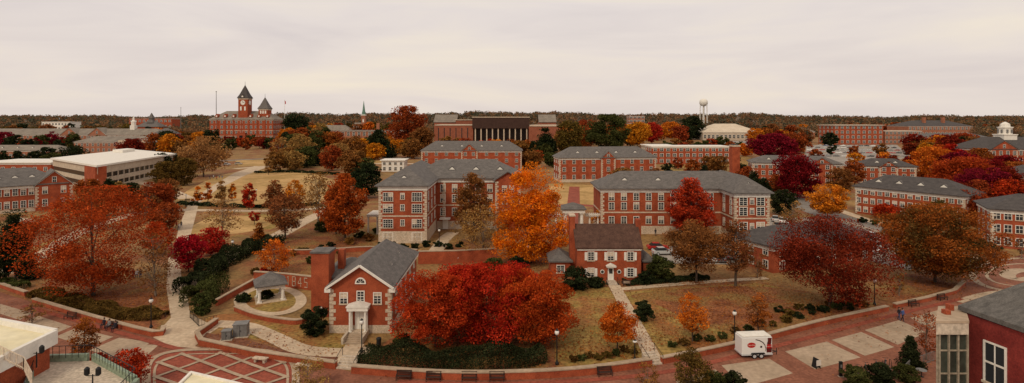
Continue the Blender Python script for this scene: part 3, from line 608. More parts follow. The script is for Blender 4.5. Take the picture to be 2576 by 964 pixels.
# water tower
g=G(1770,331); t=thing('water_tower','white water tower on slender legs above the skyline','water tower',g)
MB().lathe([(1.5,55),(6.5,57),(8.8,61),(9,65),(7.5,69),(3,71.5),(.4,72)],20).build('tank',WHT,t,smooth=True)
MB().tube((0,0,0),(0,0,56),1.2,1.2,10).build('riser',WHT,t)
for i in range(6): a_=i*math.pi/3; MB().tube((9.5*math.cos(a_),9.5*math.sin(a_),0),(7.8*math.cos(a_),7.8*math.sin(a_),60),.5,.45,6).build('leg',WHT,t)
# masts
def mast(px,by,ty,r,name,label,cat,m):
    g=G(px,by); H=(by-ty)/(by-HY)*HC; t=thing(name,label,cat,g); MB().tube((0,0,0),(0,0,H),r,r*.5,6).build('pole',m,t); MB().lathe([(r*.6,0),(r*1.6,r),(r*.6,2*r)],8,(0,0,H)).build('finial',m,t); return t,H
mast(544,345,232,.7,'radio_mast','tall thin grey radio mast left of the clock tower','mast',GRY)
t,H=mast(716,352,253,.35,'flag_pole','slender white flagpole right of the clock tower hall','flagpole',WHT)
MB().add([(0,0,0),(1.2,.2,-.3),(1.5,0,-4.2),(.2,.1,-4)],[(0,1,2,3)]).build('flag',RED,t,(.2,0,H-.6))
mast(455,342,272,.5,'radio_mast','short radio mast among the trees on the far left skyline','mast',GRY)
# --- front chapel
a=G(830,838); root=thing('brick_house','small red brick hall with white portico and fanlight gable in the foreground','building',a); L,D,h,rs=7.75,18.4,6.0,2.55
MB().ext([(0,-.1),(L,-.1),(L,h),(L/2,h+rs),(0,h)],0,D*.75).box(0,L,D*.75,D,-.1,h-.02).build('wall',BR,root)
rm=MB(); rm.gable(0,L,0,D-4.4,h,rs,.45); rf=rm.build('roof',SL,root)
e=h-rs/(L/2)*.45+.05
MB().add([(-.45,D-4.2,e),(L+.45,D-4.2,e),(L+.45,D+.45,e),(-.45,D+.45,e),(L/2,D-4.2,h+rs+.26)],[(0,4,3),(1,2,4),(2,3,4),(0,1,4),(3,2,1,0)]).build('roof',SL,root)
dormer(rf,L-1.3,6,h+.9,.55,R(90))
dormer(rf,L-1.5,12,h+1.0,.55,R(90))
for q in(-1,1): MB().tube((L/2+q*(L/2+.4),-.52,h-.25),(L/2,-.52,h+rs+.08),.17,.17,4).build('gable_trim',WHT,root)
for q in(0,L): MB().box(q-.55 if q==0 else q-.2,q+.2 if q==0 else q+.55,-.5,-.02,h-.75,h-.3).build('cornice_return',WHT,root)
MB().box(L+.02,L+.35,.1,D,h-.7,h-.34).build('cornice',WHT,root); MB().box(-.35,-.02,.1,D,h-.7,h-.34).build('cornice',WHT,root)
band(root,0,L,0,D,0,1.0,.06,CRM,'base')
quoin(root,0,0,h,1,-1,-1); quoin(root,L,0,h,1,1,-1)
for x in(1.75,3.88,6.0): win(root,x,0,3.75 if x!=3.88 else 3.95,0,.85 if x!=3.88 else .8,1.3,1)
fl=MB().ext([(L/2+.55*math.cos(R(k)),6.35+.55*math.sin(R(k))) for k in range(0,181,15)],-.07,-.02); fl.build('fanlight',GLS,root)
fl=MB().ext([(L/2+.68*math.cos(R(k)),6.35+.68*math.sin(R(k))) for k in range(0,181,15)]+[(L/2+.52*math.cos(R(k)),6.35+.52*math.sin(R(k))) for k in range(180,-1,-15)],-.12,-.01).box(L/2-.7,L/2+.7,-.14,-.01,6.22,6.345)
for k in(45,90,135): fl.tube((L/2,-.1,6.36),(L/2+.55*math.cos(R(k)),-.1,6.35+.55*math.sin(R(k))),.025,.025,4)
fl.build('fanlight_frame',WHT,root)
MB().box(2.6,5.0,-1.3,-.08,.0,.55).build('porch_floor',CRM,root)
for x in(2.85,4.75):
    cm=MB(); column(cm,x,-1.05,.55,3.2,.17); column(cm,x,-.3,.55,3.2,.13); cm.build('portico_column',WHT,root)
MB().box(2.5,5.1,-1.35,-.03,3.2,3.6).ext([(2.4,3.62),(5.2,3.62),(5.2,3.75),(3.8,4.15),(2.4,3.75)],-1.42,-.03).build('portico_roof',WHT,root)
dr=MB().box(3.2,4.4,-.13,-.07,.56,2.9).build('door',WHT,root); MB().box(3.79,3.81,-.15,-.135,.6,2.85).build('door_gap',GRY,dr)
wins(root,(L,1),(L,D-1),[1.9,4.2],5,.85,1.2); wins(root,(0,D-1),(0,1),[3.6],5,.85,1.3)
MB().box(-3.6,-.02,7.2,15.5,-.1,4.9).build('wall',BR,root); MB().hip(-3.6,2.5,7.2,15.5,4.9,1.9,.4,'x').build('roof',SL,root)
MB().box(-4.4,-2.0,5.6,8.2,-.1,8.7).build('chimney',BR,root); MB().box(-4.55,-1.85,5.45,8.35,8.7,8.95).build('chimney_cap',SL,root); MB().box(-1.7,-.8,8.6,9.5,4,8.5).build('chimney',BR,root)
t=thing('steps','concrete entrance steps with cheek walls before the white portico','steps',Vector((a.x+3.8,a.y-1.42,0)))
for i in range(5): MB().box(-1.0,1.0,-.42*(i+1),-.42*i-.005,-.02,.5-.1*i).build('step',PANEL,t)
for q in(-1.15,1.15): MB().box(q-.13,q+.13,-2.2,-.01,0,.75).build('cheek_wall',CON,t)
# --- brown roof house
a=G(1452,706); root=thing('brick_house','two storey red brick house with brown gable roof and white shutters','house',a); L,D,h,rs=10.7,8,5.5,3.0
MB().ext([(0,-.1),(D,-.1),(D,h),(D/2,h+rs),(0,h)],0,L,'x').build('wall',BR,root); rf=MB().gable(0,D,0,L,h,rs,.3,'x').build('roof',RBN,root)
MB().box(0,L,-.2,-.02,h-.42,h-.18).build('cornice',WHT,root)
MB().box(-.9,-.02,3,5,0,10.2).build('chimney',BR,root); MB().box(-1.0,.06,2.9,5.1,10.2,10.4).build('chimney_cap',CRM,root)
MB().box(L-.1,L+.8,3.4,4.6,0,9.6).build('chimney',BR,root)
for x,z in((2.3,3.4),(5.6,3.4),(8.9,3.4),(2.3,.7),(8.9,.7)):
    o=win(root,x,0,z,0,.95,1.35)
    for q in(-1,1): MB().box(q*.85-.2,q*.85+.2,-.07,-.01,0,1.35).build('shutter',WHT,root,(x,0,z))
for x in(4.2,7.0): MB().tube((x,-.01,1.5),(x,-.1,1.5),.36,.36,12).build('round_window_frame',WHT,root); MB().tube((x,-.11,1.5),(x,-.13,1.5),.25,.25,12).build('round_window',GLS,root)
d=MB().box(5.1,6.1,-.1,-.02,.1,2.25).build('door',WHT,root); MB().box(5.3,5.9,-.13,-.105,1.2,2.0).build('door_glass',GLS,d)
MB().box(4.8,6.4,-.9,-.02,2.4,2.55).ext([(4.75,2.57),(6.45,2.57),(5.6,3.0)],-.95,-.02).build('door_hood',WHT,root)
MB().box(4.9,6.3,-1.0,-.03,-.05,.12).build('doorstep',CON,root)
MB().box(-4.3,-.92,2,7,-.1,2.6).build('wing_wall',BR,root); MB().hip(-4.3,-.9,2,7,2.6,1.7,.4,'y').build('wing_roof',SL,root); win(root,-2.6,2,.8,0,1.2,1.2)
MB().box(L+.82,L+2.6,2,7,-.1,2.6).build('wing_wall',BR,root); MB().hip(L+.82,L+2.6,2,7,2.6,1.2,.3,'y').build('wing_roof',SL,root)
wins(root,(0,D),(0,5.2),[3.5],1,.8,1.2)
t=thing('steps','concrete steps from the brown roofed house to its long walk','steps',Vector((a.x+5.6,a.y-1.05,0)))
for i in range(4): MB().box(-.75,.75,-.4*(i+1),-.4*i-.005,-.02,.12-.02*i).build('step',CON,t)
for q in(-.9,.9): MB().tube((q,-.1,.0),(q,-1.6,.0),.1,.1,5).tube((q,-.1,.1),(q,-.1,.9),.03,.03,5).tube((q,-1.6,0),(q,-1.6,.8),.03,.03,5).tube((q,-.1,.9),(q,-1.6,.8),.03,.03,5).build('handrail',BLK,t)
bldg('low red brick house with grey roof behind the dark crimson tree',(1945,688),(2195,655),10,4.6,2.6,rm=SLD,rows=2,cols=6,ww=1.0,wh=1.3,quo=False,name='brick_house',cat='house')
# --- gazebo
g=G(680,752); t=thing('gazebo','small white columned gazebo with grey pyramid roof on round terrace','gazebo',g,R(28)); s=1.9
for x in(-s+.3,s-.3):
    for y in(-s+.3,s-.3):
        cm=MB(); column(cm,x,y,.1,2.0,.24); cm.build('column',WHT,t)
MB().box(-s,s,-s,-s+.6,2.0,2.42).box(-s,s,s-.6,s,2.0,2.42).box(-s,-s+.6,-s+.602,s-.602,2.0,2.42).box(s-.6,s,-s+.602,s-.602,2.0,2.42).build('beam',WHT,t)
MB().lathe([((s+.35)*1.414,2.43),((s+.35)*1.414,2.6),(.15,4.1)],4,(0,0,0),R(45)).build('roof',SL,t)
MB().box(-s-.2,s+.2,-s-.2,s+.2,0,.1).build('floor_slab',PATH,t)
strip('terrace_ring',ell(680,757,78,34),1.5,4,PATH,0)
patch('terrace_lawn',ell(680,757,72,30)[:-1],3,LAWNG)
# pavilion gate
g=G(1443,588); t=thing('gate_pavilion','white columned entrance pavilion with grey hip roof and side pergolas','pavilion',g)
for x in(-1.9,1.9):
    for y in(0,3.6):
        cm=MB(); column(cm,x,y,0,5.0,.42); cm.build('column',WHT,t)
MB().box(-2.6,2.6,-.7,4.3,5.0,5.7).build('entablature',WHT,t); MB().hip(-2.6,2.6,-.7,4.3,5.72,1.4,.35).build('roof',SL,t)
for sx in(-1,1):
    b_=MB()
    for i in range(3): column(b_,sx*(4+i*2.0),1.6,0,3.9,.25)
    b_.build('pergola_column',WHT,t)
    b_=MB().box(min(sx*2.9,sx*8.5),max(sx*2.9,sx*8.5),.9,1.2,3.9,4.3).box(min(sx*2.9,sx*8.5),max(sx*2.9,sx*8.5),2.0,2.3,3.9,4.3)
    for i in range(12): b_.box(sx*(3.1+i*.47)-.06,sx*(3.1+i*.47)+.06,.5,2.7,4.305,4.5)
    b_.build('pergola_beam',WHT,t)
# --- foreground roofs
root=thing('brick_building','cream flat roof with white parapet above brick wall at lower left corner','building',(0,0,0))
k1=G(138,830,10); fp=[(k1.x,k1.y),(k1.x+.6,28),(-72,28),(-72,k1.y+12.5)]
MB().prism([(x-.25 if x>-50 else x,y-.2 if y>40 else y) for x,y in fp],-.1,8.8).build('wall',BR,root)
CREAM=mat('cream_roof',(.70,.62,.40),(.78,.71,.50),.2,.7,1.5,fr=(.9,1.05))
MB().prism(fp,8.82,9.6).build('roof',CREAM,root)
fa=[Vector(p) for p in fp]; par=MB()
for i in(0,3):
    p,q=(fa[3],fa[0]) if i==3 else (fa[0],fa[1]); d=(q-p).normalized(); n=Vector((d.y,-d.x))*.45
    par.prism([tuple(p+n*-.5),tuple(p+n*.3),tuple(q+n*.3),tuple(q+n*-.5)],8.9+.01*i,10+.01*i)
par.build('parapet',WHT,root)
root=thing('entrance_canopy','small cream flat roof corner with white edge at bottom left of centre','canopy',(0,0,0))
z=8; P=[G(480,934,z),G(660,976,z),G(600,1150,z),G(400,1010,z)]; P=[(p.x,p.y) for p in P][::-1]
MB().prism(P,7.3,z-.25).build('roof_slab',WHT,root); MB().prism(inset([Vector(p) for p in P],.93),z-.24,z-.1).build('roof_membrane',CREAM,root)
mbp=MB()
for i in range(4):
    p,q=Vector(P[i]),Vector(P[(i+1)%4]); d=(q-p).normalized(); n=Vector((d.y,-d.x))*.2; mbp.prism([tuple(p+d*.21),tuple(p+d*.21-n),tuple(q-d*.02-n),tuple(q-d*.02)],z-.24,z+.02+.005*i)
mbp.build('parapet',WHT,root)
for p in P: MB().box(p[0]-.2,p[0]+.2,p[1]-.2,p[1]+.2,-.1,7.3).build('support_post',BR,root)
# green terrace lower left
root=thing('roof_terrace','pale green metal roof terrace with railings at bottom left','terrace',(0,0,0)); z=7
P=[G(100,912,z),G(230,908,z),G(340,970,z),G(240,1080,z),G(40,1060,z)]; P=[(p.x,p.y) for p in P][::-1]
MB().prism(P,z-.5,z).build('deck',CON,root)
for i in range(5):
    p,q=Vector(P[i]),Vector(P[(i+1)%5]); d=(q-p).normalized(); n=Vector((d.y,-d.x))*.3
    MB().prism([tuple(p+d*.35),tuple(p+d*.35+n),tuple(q-d*.01+n),tuple(q-d*.01)],z-.6,z+.55).build('edge_panel',GRN,root)
    r_=MB(); k=max(2,int((q-p).length/.5))
    for j in range(k+1): v=p.lerp(q,j/k); r_.tube((v.x,v.y,z+.3),(v.x,v.y,z+1.3),.02,.02,4)
    r_.tube((p.x,p.y,z+1.3),(q.x,q.y,z+1.3),.03,.03,4); r_.build('railing',BLK,root)
    MB().box(p.x-.15,p.x+.15,p.y-.15,p.y+.15,-.1,z-.5).build('post',GRY,root)
def railing(label,pts,z0,h=1.05,m=None,step=.35):
    P=[Vector(p) for p in pts]; t=thing('metal_railing',label,'railing',(P[0].x,P[0].y,z0)); o=P[0]; po=MB(); ra=MB()
    for p,q in zip(P,P[1:]):
        p=p-o;q=q-o; k=max(1,int((q-p).length/step))
        for j in range(k+1): v=p.lerp(q,j/k); po.tube((v.x,v.y,0),(v.x,v.y,h),.018 if j%5 else .035,.018 if j%5 else .035,4)
        for zz in(h,.15): ra.tube((p.x,p.y,zz),(q.x,q.y,zz),.03,.03,4)
    po.build('baluster',m or BLK,t); ra.build('handrail',m or BLK,t); return t
# --- modern building lower right
root=thing('brick_building','modern building with dark brick wall, glass bay and grey shingle roof at lower right corner','building',(0,0,0))
e1=Vector((30.62,37.6)); e2=Vector((31.4,33.6))
MB().prism([(30.62,37.6),(60,39),(60,24),(34,24),(31.4,33.6)][::-1],-.1,13.9).build('wall',BRD,root)
SHG=mat('grey_shingle',(.085,.078,.07),(.145,.132,.118),.9,.9,6,vec=(1,3,3))
MB().add([(30.45,38.0,14),(31.2,33.4,14),(34,23.5,14),(62,23.5,14),(62,39.6,14),(36.5,36.4,17.4),(40,28.5,17.4),(60,28.5,17.4),(60,36.4,17.4),(30.45,38.0,14.3),(31.2,33.4,14.3),(34,23.5,14.3),(62,23.5,14.3),(62,39.6,14.3)],
 [(9,10,6,5),(10,11,6),(11,12,7,6),(12,13,8,7),(13,9,5,8),(5,6,7,8),(0,1,10,9),(1,2,11,10),(2,3,12,11),(3,4,13,12),(4,0,9,13),(4,3,2,1,0)]).build('roof',SHG,root)
kx=lambda px,Y:((px-CX)*Y/F,Y)
bayf=[kx(2358,36.3),kx(2434,36.3),kx(2424,38.6),kx(2364,38.6)]
MB().prism(bayf,-.1,13.0).build('glass_bay',GLG,root)
big=[kx(2355,36.1),kx(2437,36.1),kx(2426,38.9),kx(2361,38.9)]
MB().prism(big,13.02,13.75).build('bay_panel',CON,root); MB().prism(inset([Vector(p) for p in big],1.03),13.76,13.92).build('bay_roof',PANEL,root)
fm=MB(); x0_,x1_=bayf[0][0],bayf[1][0]
for zz in(2.5,5,7.6,9.0,10.4,11.9): fm.box(x0_,x1_,36.2,36.28,zz,zz+.09)
for k in range(4): xx=x0_+.02+k*(x1_-x0_-.14)/3; fm.box(xx,xx+.1,36.17,36.29,-.1,13.0)
fm.build('glazing_frame',FRM,root)
fm=MB()
for k in range(3):
    p=Vector(bayf[0]).lerp(Vector(bayf[3]),k/2); fm.tube((p.x-.03,p.y,0),(p.x-.03,p.y,13.0),.045,.045,4)
fm.build('glazing_frame',FRM,root)
d=(e2-e1).normalized(); rz=math.atan2(d.y,d.x); m=e1+d*1.95
for zz in(2.2,6.2,10.0): win(root,m.x,m.y,zz,rz,1.2,2.5,0)
MB().box(29.0,29.35,37.2,37.6,13.93,14.2).build('roof_vent',BR,root); MB().box(29.9,30.2,38.0,38.4,13.93,14.3).build('roof_vent',BR,root)
# ---------------------------------------------------------------- low walls
def lowwall(label,pts,h,th,m=None,cap=True,sm=4,name='brick_garden_wall'):
    P=[G(*p) for p in pts]; o=P[0].copy(); P=[p-o for p in P]
    if sm: P=cr(P,sm)
    t=thing(name,label,'wall',o)
    def run(w,z0,z1):
        L_,Q=offs(P,w); n=len(P); v=[(p.x,p.y,z0) for p in L_]+[(p.x,p.y,z0) for p in Q]+[(p.x,p.y,z1) for p in L_]+[(p.x,p.y,z1) for p in Q]; f=[]
        for i in range(n-1): f+=[(2*n+i,3*n+i,3*n+i+1,2*n+i+1),(i,2*n+i,2*n+i+1,i+1),(n+i,n+i+1,3*n+i+1,3*n+i)]
        f+=[(0,n,3*n,2*n),(n-1,3*n-1,4*n-1,2*n-1)]
        return MB().add(v,f)
    run(th,-.05,h).build('wall',m or BR,t)
    if cap: run(th+.14,h+.003,h+.12).build('coping',PANEL,t)
    return t
lowwall('low brick wall with stone coping at the far left, below the dark cedar',[(-60,700),(0,722),(66,745)],.6,.45)
lowwall('low brick retaining wall along the left hedge bed',[(85,762),(240,808),(388,846),(412,832)],.6,.45,sm=3)
lowwall('low brick wall in front of the mulch bed and utility boxes',[(545,815),(495,850),(505,868),(640,898),(846,928)],.7,.45,sm=0)
lowwall('long curved brick wall below the dark front hedge',[(886,938),(1100,953),(1300,953),(1480,942),(1638,920)],.75,.5)
lowwall('long curved brick wall along the road behind the white trailer',[(1664,915),(1850,876),(2060,820),(2232,782)],.65,.45)
lowwall('low brick wall under the big russet oak beside the round plaza',[(2250,775),(2330,758),(2402,738),(2425,716)],.55,.45,sm=0)
lowwall('brick wall enclosing the front of the gazebo terrace',[(592,782),(640,800),(700,812),(758,815),(790,790)],.6,.4)
lowwall('brick terrace wall bearing white numerals behind the gazebo',[(640,716),(720,722),(800,732)],2.1,.4,sm=0)
lowwall('brick wall running from the green hedge down to the gazebo',[(545,770),(640,716)],.9,.35,sm=0)
lowwall('brick retaining wall between the front hall and the dormitory',[(1052,664),(1150,662),(1250,656)],2.3,.5,sm=0)
lowwall('long low brick wall behind the gazebo garden',[(660,640),(800,640),(930,632),(1050,640)],.9,.4)
lowwall('pale kerb wall along the side street by the right dormitory',[(2090,548),(2200,583),(2330,625)],.35,.3,CON,False)
# outlined numerals on the terrace wall
def text(s,size,m,parent,loc,rot,name='numeral',depth=.01):
    cu=bpy.data.curves.new(name,'FONT'); cu.body=s; cu.size=size; cu.extrude=depth; cu.align_x='CENTER'; cu.align_y='CENTER'
    o=bpy.data.objects.new(name,cu); C.objects.link(o); dg=bpy.context.evaluated_depsgraph_get(); me=bpy.data.meshes.new_from_object(o.evaluated_get(dg)); bpy.data.objects.remove(o)
    me.materials.clear(); p=link(name,me,m,parent,loc); p.rotation_euler=rot; return p
pa,pb=G(720,722),G(800,732); dd=(pb-pa).normalized(); nr=thing('wall_numerals','thin white outlined numerals mounted on the brick terrace wall','sign',pa+Vector((dd.y,-dd.x,0))*.24,math.atan2(dd.y,dd.x))
GL={'1':[[(.2,.8),(.45,1),(.45,0)]],'8':[[(.1,.5),(.1,1),(.7,1),(.7,.5),(.1,.5),(.1,0),(.7,0),(.7,.5)]],'4':[[(.6,0),(.6,1),(.05,.35),(.8,.35)]],'5':[[(.7,1),(.15,1),(.12,.55),(.7,.55),(.7,0),(.1,0)]]}
for i,ch in enumerate('1845'):
    m=MB()
    for ln in GL[ch]:
        for p,q in zip(ln,ln[1:]): m.tube((.2+i*1.15+p[0]*.95,0,.4+p[1]*1.45),(.2+i*1.15+q[0]*.95,0,.4+q[1]*1.45),.05,.05,5)
    m.build('numeral',CRM,nr)
# ---------------------------------------------------------------- steps in walls
def steps(px,py,wd,n,rz,label,z=.7):
    g=G(px,py); t=thing('steps',label,'steps',g,rz)
    for i in range(n): MB().box(-wd/2,wd/2,.38*i,.38*(i+1)-.004,-.02,z*(i+1)/n+.03).build('step',CON,t)
    for q in(-1,1): MB().tube((q*(wd/2+.08),0,0),(q*(wd/2+.08),0,.95),.03,.03,5).tube((q*(wd/2+.08),.38*n,z),(q*(wd/2+.08),.38*n,z+.95),.03,.03,5).tube((q*(wd/2+.08),0,.95),(q*(wd/2+.08),.38*n,z+.95),.03,.03,5).build('handrail',BLK,t)
steps(866,930,2.0,5,R(-8),'concrete steps through the wall below the front hall')
steps(1651,919,1.5,5,R(15),'concrete steps from the road up to the house walk')
steps(35,566,7,7,R(-25),'broad pale steps leading to the brick hall at left',1.2)
# ---------------------------------------------------------------- street lamps
LW=mat('frosted_glass',(.75,.72,.66))
def lamp(px,by,label,H=4.1,first=[None]):
    g=G(px,by)
    if first[0] is None:
        t=thing('street_lamp',label,'street lamp',g,0,'black campus lamp posts')
        MB().lathe([(.16,0),(.16,.25),(.1,.4),(.055,.6),(.045,3.3),(.07,3.35),(.07,3.42),(.03,3.45)],10).build('post',BLK,t)
        MB().lathe([(.09,3.45),(.18,3.6),(.2,3.8),(.13,3.98)],10).build('lamp_globe',LW,t,smooth=True)
        MB().lathe([(.16,3.98),(.1,4.08),(.02,4.2)],10).build('finial',BLK,t); first[0]=t
    else:
        t=copy_tree(first[0]); t.location=g; t['label']=label
    t.scale=(1.25,1.25,H/4.2); return t
for px,by,l in((380,826,'black lamp post at the end of the left hedge bed'),(910,888,'black lamp post right of the front hall steps'),(1401,918,'black lamp post right of the wide dark hedge'),(1848,862,'black lamp post behind the white trailer'),(585,655,'black lamp post beside the curved green hedge'),
 (2200,768,'black lamp post under the dark crimson tree'),(1329,668,'black lamp post below the yellow tree'),(468,520,'black lamp post where the left paths meet'),(645,505,'black lamp post on the golden lawn edge'),(1597,905,'short black post left of the house walk steps'),(2318,600,'black lamp post by the side street'),(1105,622,'black lamp post by the dormitory door'),(325,520,'black lamp post in front of the modernist office'),(2052,500,'black lamp post near the top of the side street')): lamp(px,by,l,4.0 if px!=1597 else 2.3)
def twin(px,by,label,H,z=7):
    g=G(px,by,z); t=thing('twin_lamp',label,'street lamp',g)
    MB().tube((0,0,0),(0,0,H),.05,.04,8).tube((-.4,0,H-.1),(.4,0,H-.1),.03,.03,6).build('post',BLK,t)
    for x in(-.4,.4): MB().lathe([(.07,0),(.17,.1),(.17,.5),(.06,.62)],10,(x,0,H-.1)).build('lantern',BLK,t)
twin(92,925,'black twin lantern lamp in front of the cream roof',1.2,8); twin(233,985,'black twin lantern lamp on the green terrace',1.2,8)
# ---------------------------------------------------------------- utility boxes, benches, signs
def util(px,by,wd,dp,h,label):
    g=G(px,by); t=thing('utility_box',label,'utility box',g,R(12)); MB().box(-wd/2,wd/2,0,dp,.1,h).build('cabinet',GRY,t); MB().box(-wd/2-.06,wd/2+.06,-.06,dp+.06,h+.002,h+.09).build('lid',GRY,t); MB().box(-wd/2-.2,wd/2+.2,-.2,dp+.2,0,.1).build('plinth',CON,t); MB().box(-.02,.02,-.02,-.003,.2,h-.1).build('door_gap',BLK,t); MB().box(.06,.1,-.05,-.004,h*.5,h*.5+.15).build('handle',BLK,t)
util(603,850,1.6,1.4,1.55,'large grey utility cabinet on the mulch bed'); util(568,858,1.0,.9,1.1,'small grey utility cabinet left of the large one')
def slab_bench(px,by,label,rz):
    g=G(px,by); t=thing('stone_bench',label,'bench',g,rz); MB().box(-.85,.85,-.3,.3,.42,.55).build('seat',CRM,t)
    for x in(-.55,.55): MB().box(x-.12,x+.12,-.22,.22,0,.418).build('leg',CON,t)
slab_bench(655,912,'pale stone slab bench left of the pair by the brick wall',R(-12)); slab_bench(763,929,'pale stone slab bench right of the pair by the brick wall',R(-10))
bp=[None]
def bench(px,by,rz,label):
    g=G(px,by)
    if bp[0] is None:
        t=thing('park_bench',label,'bench',g,rz,'dark metal benches along the road wall'); s=MB(); k=MB()
        for i in range(4): s.box(-.8,.8,-.2+i*.12,-.11+i*.12,.43,.46)
        for i in range(3): k.box(-.8,.8,.28+i*.03,.31+i*.03,.55+i*.14,.65+i*.14)
        s.build('seat',DKF,t); k.build('backrest',DKF,t)
        for x in(-.72,.72): MB().box(x-.03,x+.03,-.2,-.14,0,.43).box(x-.03,x+.03,.26,.33,0,.9).box(x-.03,x+.03,-.2,.3,.6,.64).build('leg',BLK,t)
        bp[0]=t
    else: t=copy_tree(bp[0]); t.location=g; t.rotation_euler=(0,0,rz); t['label']=label
for px,by,rz,l in((1015,957,-.05,'dark bench, first from the left against the long curved wall'),(1090,960,-.02,'dark bench, second from the left against the long curved wall'),(1180,961,0,'dark bench, third from the left against the long curved wall'),(1250,961,0,'dark bench, fourth from the left against the long curved wall'),(1522,947,.12,'dark bench alone at the right part of the long curved wall'),(175,804,-.2,'dark bench at the left end of the hedge bed wall'),(278,828,-.2,'dark bench with seated people by the hedge bed wall'),(2300,772,.3,'dark bench left of the russet oak wall end'),(2372,756,.3,'dark bench right under the russet oak'),(470,508,0,'dark bench beside the far lawn path')): bench(px,by,rz,l)
def kiosk(px,by,H,label,wd=.35):
    g=G(px,by); t=thing('information_post',label,'sign',g); MB().box(-wd,wd,-.1,.1,.06,H).build('panel',BLK,t); MB().box(-wd-.08,wd+.08,-.18,.18,0,.06).build('foot',CON,t); MB().box(-wd*.6,wd*.6,-.115,-.102,H*.62,H*.82).build('notice',GRY,t)
kiosk(186,908,1.7,'black information post on the lower left paving',.2); kiosk(2115,948,1.6,'black information post right of the trailer near bikes',.16)
g=G(2053,925); t=thing('sandwich_board','small black easel sign with white sheet on the pale paving','sign',g,R(15)); MB().ext([(-.3,0),(-.25,0),(0,1.05),(-.05,1.05)],-.35,.35,'y').build('front_leg',BLK,t); MB().ext([(.3,0),(.25,0),(0,1.0),(.05,1.0)],-.35,.35,'y').build('back_leg',BLK,t); MB().box(-.3,.3,-.38,-.36,.35,.95).build('sheet',WHT,t)
g=G(1576,720); t=thing('house_sign','low dark green name sign beside the house walk','sign',g); MB().box(-.7,.7,-.06,.06,.35,.95).build('panel',DKF,t); MB().box(-.55,-.47,-.04,.04,0,.35).box(.47,.55,-.04,.04,0,.35).build('post',BLK,t); 
for i in range(2): MB().box(-.5,.5,-.075,-.062,.52+.2*i,.6+.2*i).build('lettering',CRM,t)
g=G(808,800); o=text('A',1.7,WHT,None,(g.x,g.y,.9),(R(90),0,0),'letter_sculpture',.08); tag(o,'white letter A standing by the round dark shrub','sign')
# ---------------------------------------------------------------- vehicles
CARC={'white':mat('white_car_paint',(.75,.74,.71),None,rough=.3,spec=.5),'silver':mat('silver_car_paint',(.45,.45,.44),None,rough=.3,spec=.5),'black':mat('black_car_paint',(.02,.02,.025),None,rough=.25,spec=.5),'red':mat('red_car_paint',(.4,.02,.015),None,rough=.3,spec=.5),'blue':mat('blue_car_paint',(.05,.08,.2),None,rough=.3,spec=.5),'grey':mat('grey_car_paint',(.15,.15,.16),None,rough=.3,spec=.5),'tan':mat('tan_car_paint',(.4,.33,.25),None,rough=.3,spec=.5)}
def carmesh():
    b=MB().ext([(-2.15,.28),(2.15,.28),(2.22,.5),(2.12,.74),(1.1,.9),(-1.5,.95),(-2.1,.92),(-2.22,.6)],-.88,.88)
    gl=MB().add([(-1.75,-.8,.93),(1.05,-.8,.88),(1.05,.8,.88),(-1.75,.8,.93),(-1.15,-.62,1.42),(.2,-.62,1.42),(.2,.62,1.42),(-1.15,.62,1.42)],[(0,1,5,4),(1,2,6,5),(2,3,7,6),(3,0,4,7),(4,5,6,7)])
    rf=MB().box(-1.18,.22,-.64,.64,1.422,1.47)
    return b,gl,rf
def finish(o,wd=.05):
    bm=bmesh.new(); bm.from_mesh(o.data); bmesh.ops.bevel(bm,geom=bm.edges[:],offset=wd,segments=2,affect='EDGES'); bm.to_mesh(o.data); bm.free(); return o
cp=[None]
def car(px,by,rz,col,label,group=None):
    g=G(px,by); c=CARC[col]
    if cp[0] is None:
        t=thing('parked_car',label,'car',g,rz); b,gl,rf=carmesh(); finish(b.build('body',c,t),.07); gl.build('windows',GLD,t); finish(rf.build('roof',c,t),.02)
        for x in(-1.35,1.35):
            for y in(-.86,.86):
                wh=MB().tube((x,y-.1,.32),(x,y+.1,.32),.32,.32,16).build('wheel',RUB,t); MB().tube((x,y-.11,.32),(x,y+.11,.32),.19,.19,10).build('rim',CHR,wh)
        for y in(-.6,.6): MB().box(2.13,2.24,y-.18,y+.18,.56,.68).build('headlight',CHR,t); MB().box(-2.25,-2.14,y-.18,y+.18,.62,.76).build('tail_light',RED,t)
        for o in t.children:
            if o.name.split('.')[0] in('body','roof'): o.material_slots[0].link='OBJECT'; o.material_slots[0].material=c
        cp[0]=t
    else:
        t=copy_tree(cp[0]); t.location=g; t.rotation_euler=(0,0,rz); t['label']=label
        for o in t.children:
            if o.name.split('.')[0] in('body','roof'): o.material_slots[0].material=c
    return t
for px,by,rz,c,l in((1950,556,1.2,'silver','silver car leftmost behind the right dormitory wing'),(1968,560,1.2,'white','white car beside the silver one by the dormitory wing'),(1986,566,1.2,'white','white car nearest the street by the dormitory wing'),(1955,572,1.2,'tan','tan car in front of the silver and white cars'),
 (2195,600,-.5,'white','white car driving on the side street'),(2208,625,.4,'white','white car parked under the crimson tree beside the red shirts'),(2192,638,.4,'white','white car at the edge of the marked parking bays'),(2105,650,.9,'black','black car under the crimson tree'),
 (1765,655,1.5,'silver','silver car behind the brown tree, first from left'),(1785,655,1.5,'white','white car behind the brown tree, second from left'),(1808,656,1.5,'grey','grey car behind the brown tree, third from left'),(1840,650,1.2,'black','black car right of the brown tree'),(1868,652,1.2,'white','white car right of the black one near the brown tree'),(1655,628,0,'red','red car behind the two storey house'),(1668,640,.1,'silver','silver car in front of the red car behind the house'),(1900,650,1.2,'silver','silver car rightmost in the row near the brown tree'),
 (570,416,0,'silver','silver car on the far left road'),(545,418,.1,'white','white car on the far left road'),(600,414,0,'tan','tan car on the far left road, rightmost'),(790,405,0,'black','black car on the road near the far lawn'),(840,405,0,'white','white car on the road near the far lawn')): car(px,by,rz,c,l)
b,gl,rf=carmesh()
